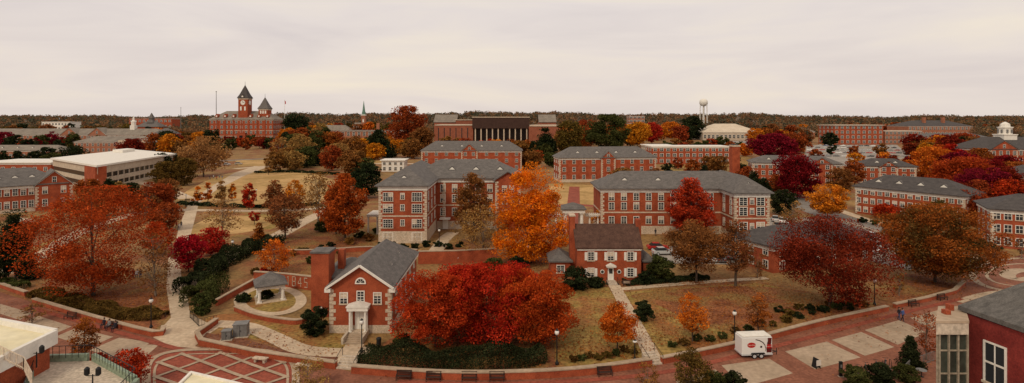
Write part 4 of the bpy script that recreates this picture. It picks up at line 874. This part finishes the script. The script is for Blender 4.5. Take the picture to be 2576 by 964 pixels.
FM=bpy.data.meshes.new('parked_car'); vs=b.v+gl.v+rf.v; nb,ng=len(b.v),len(gl.v); FM.from_pydata(vs,[],b.f+[tuple(i+nb for i in f) for f in gl.f]+[tuple(i+nb+ng for i in f) for f in rf.f])
FM.materials.append(CARC['white']); FM.materials.append(GLD)
for i,p in enumerate(FM.polygons): p.material_index=1 if len(b.f)<=i<len(b.f)+len(gl.f) else 0
cols=list(CARC); ordn=['first','second','third','fourth','fifth','sixth','seventh','eighth','ninth','tenth','eleventh','twelfth','thirteenth','fourteenth','fifteenth','sixteenth']
rowsn=['back','second','middle','front','nearest']
def fcar(px,by,rz,lab,grp):
    c=random.choice(cols+['white','silver','black','grey','black']); o=link('parked_car',FM,None,None,G(px,by),rz); o.material_slots[0].link='OBJECT'; o.material_slots[0].material=CARC[c]; tag(o,lab.replace('#',c),'car',grp)
for r_,(y0,x0,x1,n) in enumerate(((367,2045,2240,14),(372,2042,2248,14),(378,2035,2255,14),(385,2035,2262,13),(394,2040,2255,11))):
    for i in range(n): fcar(x0+(x1-x0)*i/(n-1)+random.uniform(-2,2),y0+i*.12,R(150+random.uniform(-5,5)),f'small # car, {ordn[i]} from left in {rowsn[r_]} row of the right car park','cars in the right car park')
for r_,(y0,x0) in enumerate(((359,1788),(367,1795))):
    for i in range(9): fcar(x0+i*15,y0+i*.4,R(95),f'tiny # car, {ordn[i]} from left in {rowsn[r_*3]} row before the pale roofed hall','cars before the pale roofed hall')
# trailer
a=G(1867,904); t=thing('catering_trailer','white drinks trailer with red round logos parked on the road','trailer',a,R(5)); L,D=3.75,2.1; t.scale=(.95,.82,.88)
finish(MB().box(0,L,0,D,.5,2.75).build('body',CARC['white'],t),.1)
MB().box(-.03,L+.03,-.03,D+.03,.44,.62).build('skirt',CHR,t)
finish(MB().box(.1,L-.1,.1,D-.1,2.76,2.85).build('roof',WHT,t),.03)
for x in(1.5,2.35):
    wq=MB().tube((x,-.08,.33),(x,.16,.33),.33,.33,18).build('wheel',RUB,t); MB().tube((x,-.1,.33),(x,-.085,.33),.2,.2,12).build('rim',CHR,wq)
MB().ext([(1.05,.62),(1.15,.78),(2.7,.78),(2.8,.62)],-.16,-.04).build('fender',BLK,t)
MB().tube((L,.5,.5),(L+1.1,D/2,.45),.05,.05,6).tube((L,D-.5,.5),(L+1.1,D/2,.45),.05,.05,6).tube((L+1.05,D/2,0),(L+1.05,D/2,.9),.04,.04,6).build('drawbar',BLK,t)
lg=MB().ext([(1.15+.52*math.cos(R(k)),1.75+.34*math.sin(R(k))) for k in range(0,360,15)],-.02,-.005).build('logo_disc',RED,t); text('Coca-Cola',.23,WHT,lg,(1.15,-.026,1.75),(R(90),0,R(0)),'lettering',.002)
sw=MB(); pts=[(1.7,2.5),(2.2,2.35),(2.6,2.1),(2.85,1.75),(2.95,1.35),(2.9,.95)]
for p,q in zip(pts,pts[1:]): sw.add([(p[0],-.008,p[1]),(q[0],-.008,q[1]),(q[0]-.07,-.008,q[1]-.1),(p[0]-.07,-.008,p[1]-.1)],[(0,1,2,3)])
sw.build('swoosh',DKF,t)
MB().ext([(3.02,.75),(3.64,.75),(3.68,1.35),(3.52,1.75),(3.6,2.0),(3.64,2.62),(3.15,2.62),(3.17,2.2),(3.07,1.95),(3.12,1.7),(2.98,1.35)],-.03,-.012).build('bottle_graphic',mat('cola_brown',(.10,.010,.007)),t)
MB().box(3.03,3.62,-.036,-.031,1.3,1.78).build('bottle_label',RED,t); text('Coca-Cola',.15,WHT,t,(3.32,-.042,1.54),(R(90),0,0),'lettering',.002)
MB().tube((2.35,-.005,1.5),(2.35,-.02,1.5),.14,.14,12).build('badge',DKF,t)
# ---------------------------------------------------------------- people
def figure(pose):
    J={'pel':((0,0,.95),.13),'sp':((0,0,1.15),.115),'ch':((0,0,1.36),.14),'nk':((0,0,1.5),.055),'hb':((0,-.015,1.57),.075),'hd':((0,-.02,1.65),.098),'tp':((0,0,1.73),.06)}
    E=[('pel','sp'),('sp','ch'),('ch','nk'),('nk','hb'),('hb','hd'),('hd','tp')]
    st={'stand':(0,0),'walk':(.28,-.22),'sit':None}[pose]
    for i,s in enumerate((-1,1)):
        n=str(s); sw=(st[i]*.6 if st else -.1)
        J['sh'+n]=((s*.18,0,1.43),.06); J['el'+n]=((s*.23,.03+sw*.3,1.16),.045); J['wr'+n]=((s*.23,-.06+sw,.93) if st else (s*.15,-.3,.98),.032); J['ha'+n]=((s*.22,-.09+sw,.83) if st else (s*.12,-.38,1.0),.036)
        if st:
            f=st[1-i]; J['hp'+n]=((s*.09,0,.88),.088); J['kn'+n]=((s*.1,f*.5-.03,.5),.06); J['an'+n]=((s*.1,f+.03,.1),.042); J['to'+n]=((s*.11,f-.12,.04),.04)
        else: J['hp'+n]=((s*.1,-.05,.9),.09); J['kn'+n]=((s*.12,-.45,.93),.062); J['an'+n]=((s*.12,-.42,.53),.042); J['to'+n]=((s*.12,-.56,.47),.04)
        E+=[('ch','sh'+n),('sh'+n,'el'+n),('el'+n,'wr'+n),('wr'+n,'ha'+n),('pel','hp'+n),('hp'+n,'kn'+n),('kn'+n,'an'+n),('an'+n,'to'+n)]
    ks=list(J); me=bpy.data.meshes.new('person'); me.from_pydata([J[k][0] for k in ks],[(ks.index(p),ks.index(q)) for p,q in E],[]); o=bpy.data.objects.new('person',me); C.objects.link(o)
    o.modifiers.new('skin','SKIN'); 
    for i,k in enumerate(ks): me.skin_vertices[0].data[i].radius=(J[k][1],)*2; me.skin_vertices[0].data[i].use_root=(k=='pel')
    sb=o.modifiers.new('sub','SUBSURF'); sb.levels=1; dg=bpy.context.evaluated_depsgraph_get(); m2=bpy.data.meshes.new_from_object(o.evaluated_get(dg)); bpy.data.objects.remove(o); m2.name='person'; return m2
FIG={p:figure(p) for p in('stand','walk','sit')}
CL={'dark':(.02,.02,.03),'red':(.4,.03,.02),'blue':(.06,.1,.25),'white':(.6,.6,.58),'grey':(.2,.2,.2),'jeans':(.05,.07,.14),'khaki':(.3,.23,.15),'green':(.06,.12,.05)}; CL={k:mat(k+'_cloth',v) for k,v in CL.items()}
def person(px,by,pose,top,leg,rz,label,s=1.,dz=0):
    me=FIG[pose].copy(); me.materials.clear()
    for m in(SKIN,CL[top],CL[leg],BLK): me.materials.append(m)
    for p in me.polygons:
        c=p.center
        if pose=='sit': i=0 if c.z>1.5 or (c.y<-.33 and c.z>.99 and abs(c.x)<.2) else (1 if c.z>1.0 else (3 if c.z<.52 else 2))
        else: i=0 if c.z>1.5 or (abs(c.x)>.19 and c.z<.93) else (1 if c.z>.95 else (3 if c.z<.1 else 2))
        p.material_index=i; p.use_smooth=True
    g=G(px,by); o=link('person',me,None,None,(g.x,g.y,dz),rz); o.scale=(s,s,s); tag(o,label,'person')
    MB().lathe([(.085,1.58),(.112,1.63),(.115,1.69),(.09,1.75),(.03,1.785)],10,(0,.025,0)).build('hair',HAIR,o,smooth=True); return o
for a_ in ((2262,806,'walk','dark','jeans',.3,'person in dark top walking on the right paving, left of the pair'),(2271,809,'walk','blue','dark',.3,'person in blue top walking on the right paving, right of the pair'),
 (528,452,'walk','dark','jeans',2.8,'person in dark top, leftmost of group on the far path'),(537,450,'walk','white','jeans',2.8,'person in white top, second of group on the far path'),(545,453,'walk','red','dark',2.9,'person in red top within group on the far path'),(552,449,'stand','grey','jeans',2.9,'person in grey top within group on the far path'),(559,452,'walk','blue','khaki',3,'person in blue top, rightmost of group on the far path'),
 (444,575,'walk','red','dark',.2,'person in red top, left of three on the middle path'),(450,579,'walk','white','jeans',.1,'person in white top, middle of three on the middle path'),(456,574,'walk','dark','jeans',.3,'person in dark top, right of three on the middle path'),
 (2218,612,'stand','red','dark',.2,'person in red shirt, left of group by the parked cars'),(2226,615,'stand','blue','dark',-.4,'person in blue shirt among group by the parked cars'),(2234,613,'stand','red','khaki',.5,'person in red shirt, right of group by the parked cars'),(2242,611,'walk','dark','jeans',.5,'person in dark shirt right of group by the parked cars'),
 (1143,660,'walk','blue','khaki',.6,'person in blue top on the grass behind the red trees'),(1151,662,'walk','white','jeans',-.6,'person in white top on the grass behind the red trees'),(1649,594,'stand','dark','dark',0,'person in black standing by the right dormitory wall'),(308,530,'walk','white','dark',1,'person in white top walking before the modernist office'),(1600,470,'walk','dark','dark',1,'person in black walking by the courtyard dormitory')): person(*a_)
for px,c,l in((262,'dark','seated person in black, left on the hedge bench'),(275,'grey','seated person in grey, middle on the hedge bench'),(290,'dark','seated person in black, right on the hedge bench')):
    person(px,826+(px-262)*.27,'sit',c,'dark',-.2,l,1,-.38)
for px,c,l in((336,'dark','person in black sitting on the lawn under the rust tree, left'),(345,'white','person in white sitting on the lawn under the rust tree'),(354,'dark','person in black sitting on the lawn under the rust tree, right')):
    person(px,697,'sit',c,'jeans',.4,l,1,-.45)
# ---------------------------------------------------------------- bikes and racks
bk=[None]
def bike(px,by,rz,label):
    g=G(px,by)
    if bk[0] is None:
        t=thing('bicycle',label,'bicycle',g,rz,'bicycles at the rack')
        for x in(-.52,.52):
            m=MB()
            for i in range(18):
                p,q=R(20*i),R(20*i+20); m.tube((x+.33*math.cos(p),0,.34+.33*math.sin(p)),(x+.33*math.cos(q),0,.34+.33*math.sin(q)),.025,.025,5)
            for i in range(4): p=R(45*i); m.tube((x-.33*math.cos(p),0,.34-.33*math.sin(p)),(x+.33*math.cos(p),0,.34+.33*math.sin(p)),.006,.006,3)
            m.build('wheel',RUB,t)
        fr=MB()
        for p,q in(((-.52,.34),(-.15,.8)),((-.52,.34),(-.05,.34)),((-.05,.34),(-.15,.85)),((-.05,.34),(.38,.8)),((-.15,.8),(.38,.82)),((.52,.34),(.36,.95))): fr.tube((p[0],0,p[1]),(q[0],0,q[1]),.025,.025,6)
        fr.build('frame',GRY,t); MB().tube((.36,-.27,.98),(.36,.27,.98),.02,.02,6).build('handlebar',BLK,t); MB().box(-.3,-.05,-.08,.08,.86,.92).build('saddle',BLK,t); bk[0]=t
    else: t=copy_tree(bk[0]); t.location=g; t.rotation_euler=(0,0,rz); t['label']=label
for px,by,l in((2158,944,'bicycle at the left end of the rack'),(2178,938,'second bicycle from the left at the rack'),(2205,931,'bicycle near the right end of the rack'),(2228,926,'rightmost bicycle at the rack')): bike(px,by,1.1,l)
for k in range(6):
    g=G(2150+k*18,948-k*4.6); t=thing('bike_rack',f'black hoop of the bike rack, {ordn[k]} from the left','bike rack',g,R(70),'bike rack hoops'); m=MB(); pts=[(-.4,0),(-.4,.6)]+[(.4*math.cos(R(180-30*i)),.6+.3*math.sin(R(180-30*i))) for i in range(1,6)]+[(.4,.6),(.4,0)]
    for p,q in zip(pts,pts[1:]): m.tube((p[0],0,p[1]),(q[0],0,q[1]),.03,.03,5)
    m.build('hoop',BLK,t); MB().box(-.5,-.3,-.1,.1,0,.02).box(.3,.5,-.1,.1,0,.02).build('foot_plate',GRY,t)
railing('grey metal balcony railing beside the glass bay',[G(2272,950),G(2290,930),G(2352,908)],0,1.1,GRY,.25)
railing('black railing along the gazebo garden edge',[G(478,800),G(500,822),G(545,812)],0,1.0)
railing('white barred railing over the cream roof, bottom left',[G(-40,880,9.7),G(60,930,9.7),G(80,970,9.7)],9.65,.9,CRM,.22)
g=G(2318,948); t=thing('cafe_table','small round outdoor table behind the grey railing','table',g); MB().lathe([(.5,.7),(.5,.74)],16).build('tabletop',GRY,t); MB().lathe([(.25,0),(.25,.03),(.04,.05),(.04,.7)],10).build('pedestal',BLK,t)
t=thing('trash_bin','black litter bin beside the hall steps','bin',G(953,870)); MB().lathe([(.26,0),(.3,.85),(.32,.87)],12).build('bin_body',BLK,t); MB().lathe([(.33,.88),(.2,1.0),(.05,1.05)],12).build('lid',BLK,t)
# ---------------------------------------------------------------- trees
TR=[(235,745,476,312,'spread','rustred','broad rust-red oak left of the main path',.10,1.05),
(38,705,532,125,'cone','dark','dark green cedar at the left edge',.04,1.3),
(392,745,585,85,'bare','brown','leafless twiggy tree left of the main path beside the rust oak',.12,1.),
(474,685,592,84,'round','crimson','small crimson tree on the path island, left of two',.15,.9),
(530,645,576,80,'round','crimson','small crimson tree on the path island, right of two',.12,.9),
(560,610,502,85,'bare','tan','leafless grey tree on the small lawn by the path',.2,1.),
(650,628,560,46,'cone','rust','small conical rust tree beside the curved path',.1,.8),
(640,565,530,26,'round','crimson','tiny scarlet tree on the small lawn',.25,.9),
(626,528,462,36,'tall','red','narrow red tree at the golden lawn edge',.12,.9),
(690,535,455,58,'tall','brown','brown oval tree at the golden lawn edge',.12,.7),
(718,602,490,110,'spread','brown','thin brown spreading tree left of the red maple',.2,.42),
(742,520,450,50,'tall','orange','orange-brown narrow tree on the golden lawn',.12,.6),
(800,565,435,95,'bare','brown','bare branching tree left of the red maple',.25,1.2),
(868,608,440,118,'tall','rustred','tall dark red maple left of the four storey dormitory',.12,1.),
(845,590,470,60,'tall','rust','rust tree close behind the dark red maple',.15,.8),
(922,498,412,74,'round','dark','dark round evergreen left of the dormitory roof',.05,1.4),
(1190,610,432,98,'tall','brown','tall olive brown tree before the dormitory wall',.15,.75),
(1215,650,520,150,'bare','tan','wide bare tree left of the yellow tree',.15,.8),
(1334,662,405,192,'pear','yellow','big golden orange tree before the dormitory',.05,1.35),
(1095,872,692,210,'round','red','vivid red maple nearest the front hall',.10,1.25),
(1225,862,668,235,'round','red','vivid red maple in the middle of the front row',.10,1.25),
(1356,868,682,195,'round','red','vivid red maple at the right of the front row',.10,1.25),
(1160,830,672,150,'round','red','vivid red maple behind the front row, left',.15,1.),
(1300,825,668,150,'round','red','vivid red maple behind the front row, right',.15,1.),
(1553,888,764,98,'tall','orange','young orange tree beside the house walk',.22,.7),
(1742,862,738,82,'tall','orange','thin orange tree on the litter-strewn lawn',.25,.4),
(1908,852,738,64,'tall','rust','sparse rust sapling on the lawn behind the trailer',.25,.28),
(1735,605,450,114,'tall','crimson','tall scarlet tree before the right dormitory',.12,1.15),
(1752,712,560,155,'spread','brown','broad copper brown tree behind the house lawn',.2,.6),
(1850,722,552,90,'tall','brown','slim brown tree right of the copper brown tree',.25,.42),
(2088,772,552,290,'spread','maroon','large dark crimson tree over the parking lot',.14,1.6),
(2352,712,522,262,'round','rust','large russet oak beside the round plaza',.16,.66),
(2352,712,526,250,'round','olive','dense olive oak foliage mixed with the russet oak',.14,.34),
(2082,550,466,92,'round','orange','round orange tree beside the side street',.18,.95),
(2006,500,386,106,'round','maroon','dark crimson round tree behind the dormitory gables',.08,1.2),
(2112,490,424,68,'round','brown','orange brown tree between the right dormitories',.15,.9),
(2150,470,405,50,'round','rust','rust tree left of the pedimented right dormitory',.15,.9),
(2425,520,398,150,'round','rustred','broad red tree behind the long right dormitory',.08,1.),
(2490,545,425,140,'round','maroon','dark red tree at the right edge behind the dormitories',.08,1.),
(2345,462,372,105,'round','orange','orange tree right of the pedimented dormitory',.08,.9),
(1970,540,478,62,'round','dark','dark green shrub-like tree by the side street',.05,1.3),
(1992,580,505,60,'bare','tan','leafless tree at the parked cars near the side street',.2,1.),
(1520,582,520,62,'tall','orange','small orange tree beside the white pavilion',.1,.8),
(2230,550,515,70,'round','red','low red tree before the long right dormitory',.1,.7),
(2365,585,500,60,'tall','olive','sparse green tree at the right end of the long dormitory',.15,.5),
(1372,396,322,72,'cone','dark','dark conical cedar right of the library',.03,1.4),
(1432,396,305,72,'round','olive','tall olive tree right of the dark cedar',.1,1.),
(1528,385,290,104,'round','green','big green pine group right of the library',.1,1.2),
(1480,372,300,60,'round','rust','rust tree between the olive tree and the green pines',.1,1.),
(1640,362,310,46,'round','crimson','scarlet tree left of the pale roofed hall',.1,1.),
(1603,370,308,64,'round','orange','orange tree below the tan tower block',.1,1.),
(1740,352,294,60,'round','dark','dark evergreen in front of the pale roofed hall',.08,1.2),
(1945,402,338,112,'round','maroon','wide deep crimson tree left of the car park',.06,1.2),
(2003,385,335,72,'round','rust','rust tree at the left end of the car park',.1,1.),
(2086,366,334,38,'round','dark','dark green tree at the back of the car park',.06,1.3),
(2090,390,362,24,'round','dark','dark green tree standing among the parked cars',.1,1.2),
(2150,398,368,30,'round','rust','rust tree standing among the parked cars, nearest row',.1,1.),
(2215,392,360,32,'round','brown','brown tree standing among the parked cars, right',.1,1.),
(2055,404,376,34,'round','rust','rust tree at the near left corner of the car park',.1,1.),
(952,396,328,95,'cone','dark','wide dark cedar in front of the low tan building',.03,1.4),
(1026,375,268,92,'round','rust','tall orange brown tree left of the library',.1,1.),
(1062,380,320,60,'round','brown','brown tree beside the left end of the library',.1,1.),
(800,390,330,46,'round','green','green evergreen beside the far lawn',.06,1.2),
(743,355,288,64,'round','dark','tall dark evergreen right of the clock tower hall',.05,1.3),
(512,445,345,130,'spread','tan','broad half-bare tan tree at the edge of the far lawn',.15,.45),
(755,412,338,66,'spread','tan','half-bare brown tree on the far lawn',.2,.45),
(708,410,345,60,'bare','tan','leafless tree below the flagpole',.2,1.2),
(330,402,350,66,'round','maroon','dark red round tree behind the modernist office',.08,1.2),
(545,372,325,26,'cone','dark','dark cypress at the left of the clock tower hall',.03,1.4),
(498,512,468,34,'cone','orange','young orange tree on the golden lawn, first from left',.15,.5),
(523,508,458,28,'cone','orange','young orange tree on the golden lawn, second from left',.15,.5),
(556,508,452,34,'cone','tan','young tan tree on the golden lawn, third from left',.15,.55),
(584,505,458,28,'cone','orange','young orange tree on the golden lawn, fourth from left',.15,.5),
(675,440,402,30,'tall','tan','young tan tree at the back of the golden lawn',.2,.5),
(412,528,468,54,'round','rust','rust orange tree right of the modernist office',.15,.9),
(372,545,480,60,'bare','brown','leafless tree before the modernist office',.15,1.),
(418,580,510,80,'round','rust','rust tree behind the main path at left',.1,.6),
(280,500,456,38,'cone','dark','small dark cone evergreen at the brick end wall',.04,1.4),
(228,580,470,95,'tall','brown','thin brown tree rising behind the rust oak',.2,.4),
(175,560,490,60,'bare','tan','leafless tree at the corner of the left hall',.2,1.),
(400,640,560,70,'round','red','low red tree beside the main path',.1,.7),
(690,690,605,90,'bare','orange','bare weeping tree with orange leaves in the gazebo garden',.12,2.),
(212,920,800,70,'tall','rust','young rust orange tree on the lower left paving',.25,.4),
(320,985,882,100,'round','red','red shrub tree beside the green terrace',.1,.7),
(80,815,765,60,'bare','tan','small leafless tree above the cream roof',.1,1.),
(775,990,905,90,'bare','tan','small leafless tree beside the lattice plaza',.1,1.),
(2330,905,778,62,'bare','rust','leafless reddish tree left of the glass bay',.1,1.),
(2290,925,846,62,'cone','dark','small dark pine beside the bike rack',.04,1.4),
(1740,1010,880,100,'spread','olive','leafy olive treetop at the bottom edge right of centre',.15,.5),
(1630,1010,915,70,'bare','brown','leafless treetop at the bottom edge by the benches',.15,1.),
(2262,745,690,34,'bare','brown','leafless sapling under the russet oak',.2,1.),
(2497,655,610,34,'bare','brown','leafless sapling on the round plaza edge',.2,1.),
(2570,650,600,34,'bare','brown','leafless sapling at the right edge of the plaza',.2,1.),
(1905,700,640,60,'bare','brown','leafless small tree beside the low house',.2,1.)]
for px,by,ty,wp,k,c,l,z0,dn in TR: tree(px,by,ty,wp,k,c,l,z0,dn)
ZN=[(385,530,350,398,15,(12,18),'left of the clock tower hall',('rust','orange','dark','brown','olive')),(530,712,364,394,16,(8,12),'in front of the clock tower hall',('dark','maroon','rust','green','red')),
(712,850,340,392,16,(14,21),'right of the clock tower hall',('green','brown','rust','tan','dark','orange')),(850,1060,372,404,15,(10,16),'near the low tan building',('brown','rust','green','tan','orange')),(740,1060,336,348,13,(18,25),'behind the low tan building',('rust','brown','orange','olive')),
(1095,1400,372,395,14,(8,13),'in front of the library',('red','rust','dark','brown','orange')),(1410,1600,345,382,16,(16,23),'right of the library',('dark','green','rust','olive','brown','orange')),(1560,1745,336,360,14,(17,23),'left of the pale roofed hall',('rust','orange','brown','dark')),
(1660,1900,374,394,14,(7,11),'behind the low flat-roofed dormitory',('brown','rust','green','orange')),(1880,2035,344,364,13,(14,20),'between the pale hall and the car park',('rust','orange','brown','dark','maroon')),(2285,2465,374,402,16,(10,16),'right of the car park',('rust','maroon','orange','brown','dark')),
(2080,2600,334,341,14,(16,21),'on the right skyline',('rust','brown','olive','maroon')),(2360,2480,405,470,10,(10,15),'left of the cupola hall',('red','maroon','rust')),(0,400,338,349,16,(14,20),'on the left skyline',('rust','brown','olive','dark')),
(2130,2300,412,428,6,(5,8),'behind the pedimented right dormitory',('orange','rust','maroon')),(0,190,408,425,6,(7,11),'beside the left flat roof block',('dark','green','rust')),(400,470,420,470,7,(7,11),'at the right end of the modernist office',('dark','brown','olive')),(1560,1650,470,500,3,(7,10),'behind the right dormitory roof',('brown','orange')),(2390,2560,540,575,7,(7,12),'behind the round plaza',('red','maroon','rust')),
(690,930,398,446,13,(8,13),'behind the golden lawn',('brown','rust','dark','tan','green')),(1316,1402,385,436,8,(7,12),'between the two pedimented dormitories',('dark','rust','brown','green')),(1660,1890,424,452,8,(6,9),'behind the long right dormitory roof',('rust','brown','dark')),(200,430,492,548,8,(5,9),'before the modernist office',('rust','brown','tan','dark')),(2440,2570,440,520,9,(8,12),'below the cupola hall',('maroon','red','rust')),(1860,1960,470,500,4,(6,9),'beside the tall brick chimney',('dark','rust')),
(0,185,366,384,11,(9,15),'between the two rows of left halls',('rust','dark','brown','green','maroon')),(190,440,366,374,8,(8,13),'before the long tan hall',('rust','dark','brown','olive'))]
SH={'round':'round','tall':'upright','spread':'spreading','cone':'conical'}
cw={'dark':'dark evergreen','green':'green','rust':'rust','tan':'tan','brown':'brown','olive':'olive','orange':'orange','red':'red','maroon':'maroon'}
for x0,x1,y0,y1,n,(h0,h1),txt,pal in ZN:
    items=[]
    for i in range(n):
        px=x0+(x1-x0)*(i+random.uniform(.1,.9))/n; by=random.uniform(y0,y1); H=random.uniform(h0,h1); c=random.choice(pal); k=random.choice(['round','round','tall','spread']) if c not in('dark',) else random.choice(['round','cone'])
        items.append((px,by,H,c,k))
    cnt={}
    for it in items: cnt.setdefault((it[3],it[4]),[]).append(it)
    for key,ls in cnt.items():
        for j,(px,by,H,c,k) in enumerate(sorted(ls)):
            lab=f'small {SH[k]} {cw[c]} tree {txt}'
            if len(ls)>1: lab+=f', {ordn[j]} from left'
            hp=H*(by-HY)/HC; tree(px,by,by-hp,hp*random.uniform(.85,1.35),k,c,lab,.06,1.0,'trees '+txt)
# shrubs and hedges
hedge([(480,742),(520,700),(575,660),(640,632),(700,612)],4.2,2.4,'dark','curved dark green hedge between the path and the gazebo garden')
hedge([(500,772),(515,752),(540,730)],4,2.6,'green','tall rounded green hedge end by the path fork')
hedge([(95,738),(200,768),(300,793),(415,798)],3.2,.9,'olive','clipped olive hedge along the lower left bed')
hedge([(910,905),(1020,917),(1140,920),(1260,916),(1365,902)],4.2,1.7,'dark','wide dark green hedge below the red maples')
hedge([(0,715),(60,728)],2,1.,'green','short green hedge at the lower left edge')
hedge([(450,514),(560,520),(680,522),(800,516)],2.2,.9,'dark','long low dark hedge along the near edge of the golden lawn')
hedge([(640,436),(740,434),(850,440)],2.5,1.,'dark','long low hedge at the back of the golden lawn')
hedge([(1570,716),(1640,712),(1720,706),(1780,702)],2,.8,'dark','dark hedge strip right of the house door')
hedge([(0,905),(40,925)],1,.5,'green','green strip beside the cream roof')
for px,by,wp,hp,c,l in((1620,805,55,50,'dark','rounded dark green shrub by the house walk'),(795,842,72,70,'dark','large round dark shrub left of the front hall'),(1447,728,74,54,'dark','dark shrub at the left corner of the two storey house'),(1500,722,50,24,'dark','low dark shrub under the house window'),(1660,705,76,60,'green','big green shrub at the right corner of the two storey house'),(1625,712,40,30,'dark','small dark shrub right of the house'),(510,790,56,56,'green','rounded green shrub where the paths fork'),(815,582,46,30,'green','green flowering shrub below the bare tree'),(668,752,40,20,'dark','low dark bush inside the gazebo terrace'),(75,590,40,30,'green','green shrub by the left hall steps'),(1010,870,40,30,'green','green shrub at the foot of the front hall side wall'),(1650,690,50,30,'olive','olive shrub behind the house'),(2150,970,70,44,'green','green shrub at the bottom edge below the bike rack'),(2215,965,70,46,'dark','dark shrub at the bottom edge beside the bike rack'),(2280,960,60,40,'green','green shrub by the grey railing'),(1790,985,70,50,'green','green shrub at the bottom edge right of the treetop'),(1848,988,60,50,'dark','dark shrub at the bottom edge left of the trailer road'),(2480,632,60,22,'dark','low hedge shrub before the right edge dormitory'),(610,760,40,22,'dark','dark bush at the left of the gazebo terrace'),(1240,690,60,40,'green','green bush behind the red maples'),(1300,680,50,34,'dark','dark bush below the yellow tree'),(250,910,40,20,'red','low red shrub beside the young rust orange tree')): shrub(px,by,wp,hp,c,l)
for k in range(16):
    px=1690+k*32; by=882-k*7.2+random.uniform(-6,6); shrub(px,by-6,24+random.uniform(-4,8),14+random.uniform(-3,5),random.choice(['dark','green','olive']),f'small clipped shrub, {ordn[k]} from left along the right road wall',group='shrubs along the right road wall')
for k in range(8):
    px=1440+k*22; by=905-k*2+random.uniform(-8,6); shrub(px,by,26,15,random.choice(['olive','green']),f'small olive shrub, {ordn[k]} from left, beside the young orange tree',group='shrubs beside the young orange tree')
for k in range(9):
    px=1960+k*26; by=790-k*3+random.uniform(-6,6); shrub(px,by,28,14,random.choice(['dark','olive','brown']),f'low shrub, {ordn[k]} from left, under the dark crimson tree',group='shrubs under the dark crimson tree')
for k in range(10):
    px=2170+k*30; by=560+k*6; shrub(px,by,24,12,random.choice(['dark','green','red']),f'foundation shrub, {ordn[k]} from left, before the long right dormitory',group='foundation shrubs before the long right dormitory')
for k in range(8):
    px=960+k*28; by=622+random.uniform(-3,5); shrub(px,by,26,14,'dark',f'foundation shrub, {ordn[k]} from left, before the four storey dormitory',group='foundation shrubs before the four storey dormitory')
for k in range(14):
    px=640+k*24; by=700-k*7+random.uniform(-30,14); shrub(px,by,24+random.uniform(-6,10),14+random.uniform(-3,6),random.choice(['dark','green','red','brown','olive']),f'low garden shrub, {ordn[k]} from left, between the gazebo and the four storey dormitory',group='garden shrubs above the gazebo')
# fallen leaves
PP=[]
for g,r,c in allt:
    if g.y<135 and c in('red','rust','rustred','maroon','orange','yellow','crimson','brown') and r>1.2:
        n=int(min(r*r*30,1700)); a_=rng.uniform(0,6.283,n); d=np.abs(rng.normal(0,1,n))*r*.95; PP.append(np.stack([g.x+d*np.cos(a_),g.y+d*np.sin(a_),rng.uniform(.12,.17,n)],1))
for x0,x1,y0,y1,n in((1390,1650,725,905,2200),(1650,2200,705,800,3600),(1650,1900,790,870,1500),(90,425,690,790,3000),(520,850,825,895,500),(650,950,560,690,1800),(2180,2420,690,755,900)):
    for px,py in zip(rng.uniform(x0,x1,n),rng.uniform(y0,y1,n)):
        g=G(px,py); PP.append(np.array([[g.x,g.y,random.uniform(.12,.17)]]))
P=np.concatenate(PP); o=quads('fallen_leaves',P,.19,leafmat('fallen_leaf',(.17,.035,.012),(.48,.19,.04)),None,3.); tag(o,'red and orange fallen leaves scattered over grass and paths','leaves',kind='stuff')
# far forest
HAZE_PAL=[(.10,.105,.07),(.27,.12,.065),(.095,.09,.06),(.32,.15,.075),(.08,.09,.06),(.20,.12,.07),(.24,.10,.06)]  # leaf colours greyed and lightened, distance haze painted into the palette
FL=leafmat('far_forest_hazed_foliage',(.13,.10,.06),(.21,.13,.075),(.055,HAZE_PAL))
def woods(name,label,x,y,H,rr,m,sz):
    n=len(x); z=np.array([hz(a_,b_) for a_,b_ in zip(x,y)])
    d=rng.normal(size=(n,m,3)); d/=np.linalg.norm(d,axis=2)[:,:,None]; d[:,:,2]=np.abs(d[:,:,2])
    P=np.stack([x,y,z],1)[:,None,:]+d*np.stack([rr,rr,H],1)[:,None,:]*rng.uniform(.6,1,(n,m))[:,:,None]
    o=quads(name,P.reshape(-1,3),sz,FL); tag(o,label,'forest',kind='stuff')
n=3600; u=rng.uniform(-1.02,1.02,n); y=1000*np.exp(rng.uniform(0,1,n)**.8*1.05); woods('distant_forest','distant autumn forest covering the low hills to the horizon',u*y,y,rng.uniform(14,23,n),rng.uniform(7,13,n)*(.8+y/3500),75,5.2)
X=[];Yv=[]
for x0,x1,y0,y1,n in((405,525,336,350,55),(710,845,331,345,80),(1003,1095,333,352,60),(1410,1580,331,356,120),(1622,1755,331,346,80),(1920,2098,331,346,120),(2440,2640,340,362,100),(2000,2040,346,360,12),(0,330,331,336,70),(1100,1180,331,335,25)):
    for px,py in zip(rng.uniform(x0,x1,n),rng.uniform(y0,y1,n)): g=G(px,py); X.append(g.x); Yv.append(g.y)
X=np.array(X);Yv=np.array(Yv); n=len(X); woods('campus_woodland','autumn woodland massed between the far campus buildings',X,Yv,rng.uniform(13,20,n),rng.uniform(5,9,n),150,2.2)
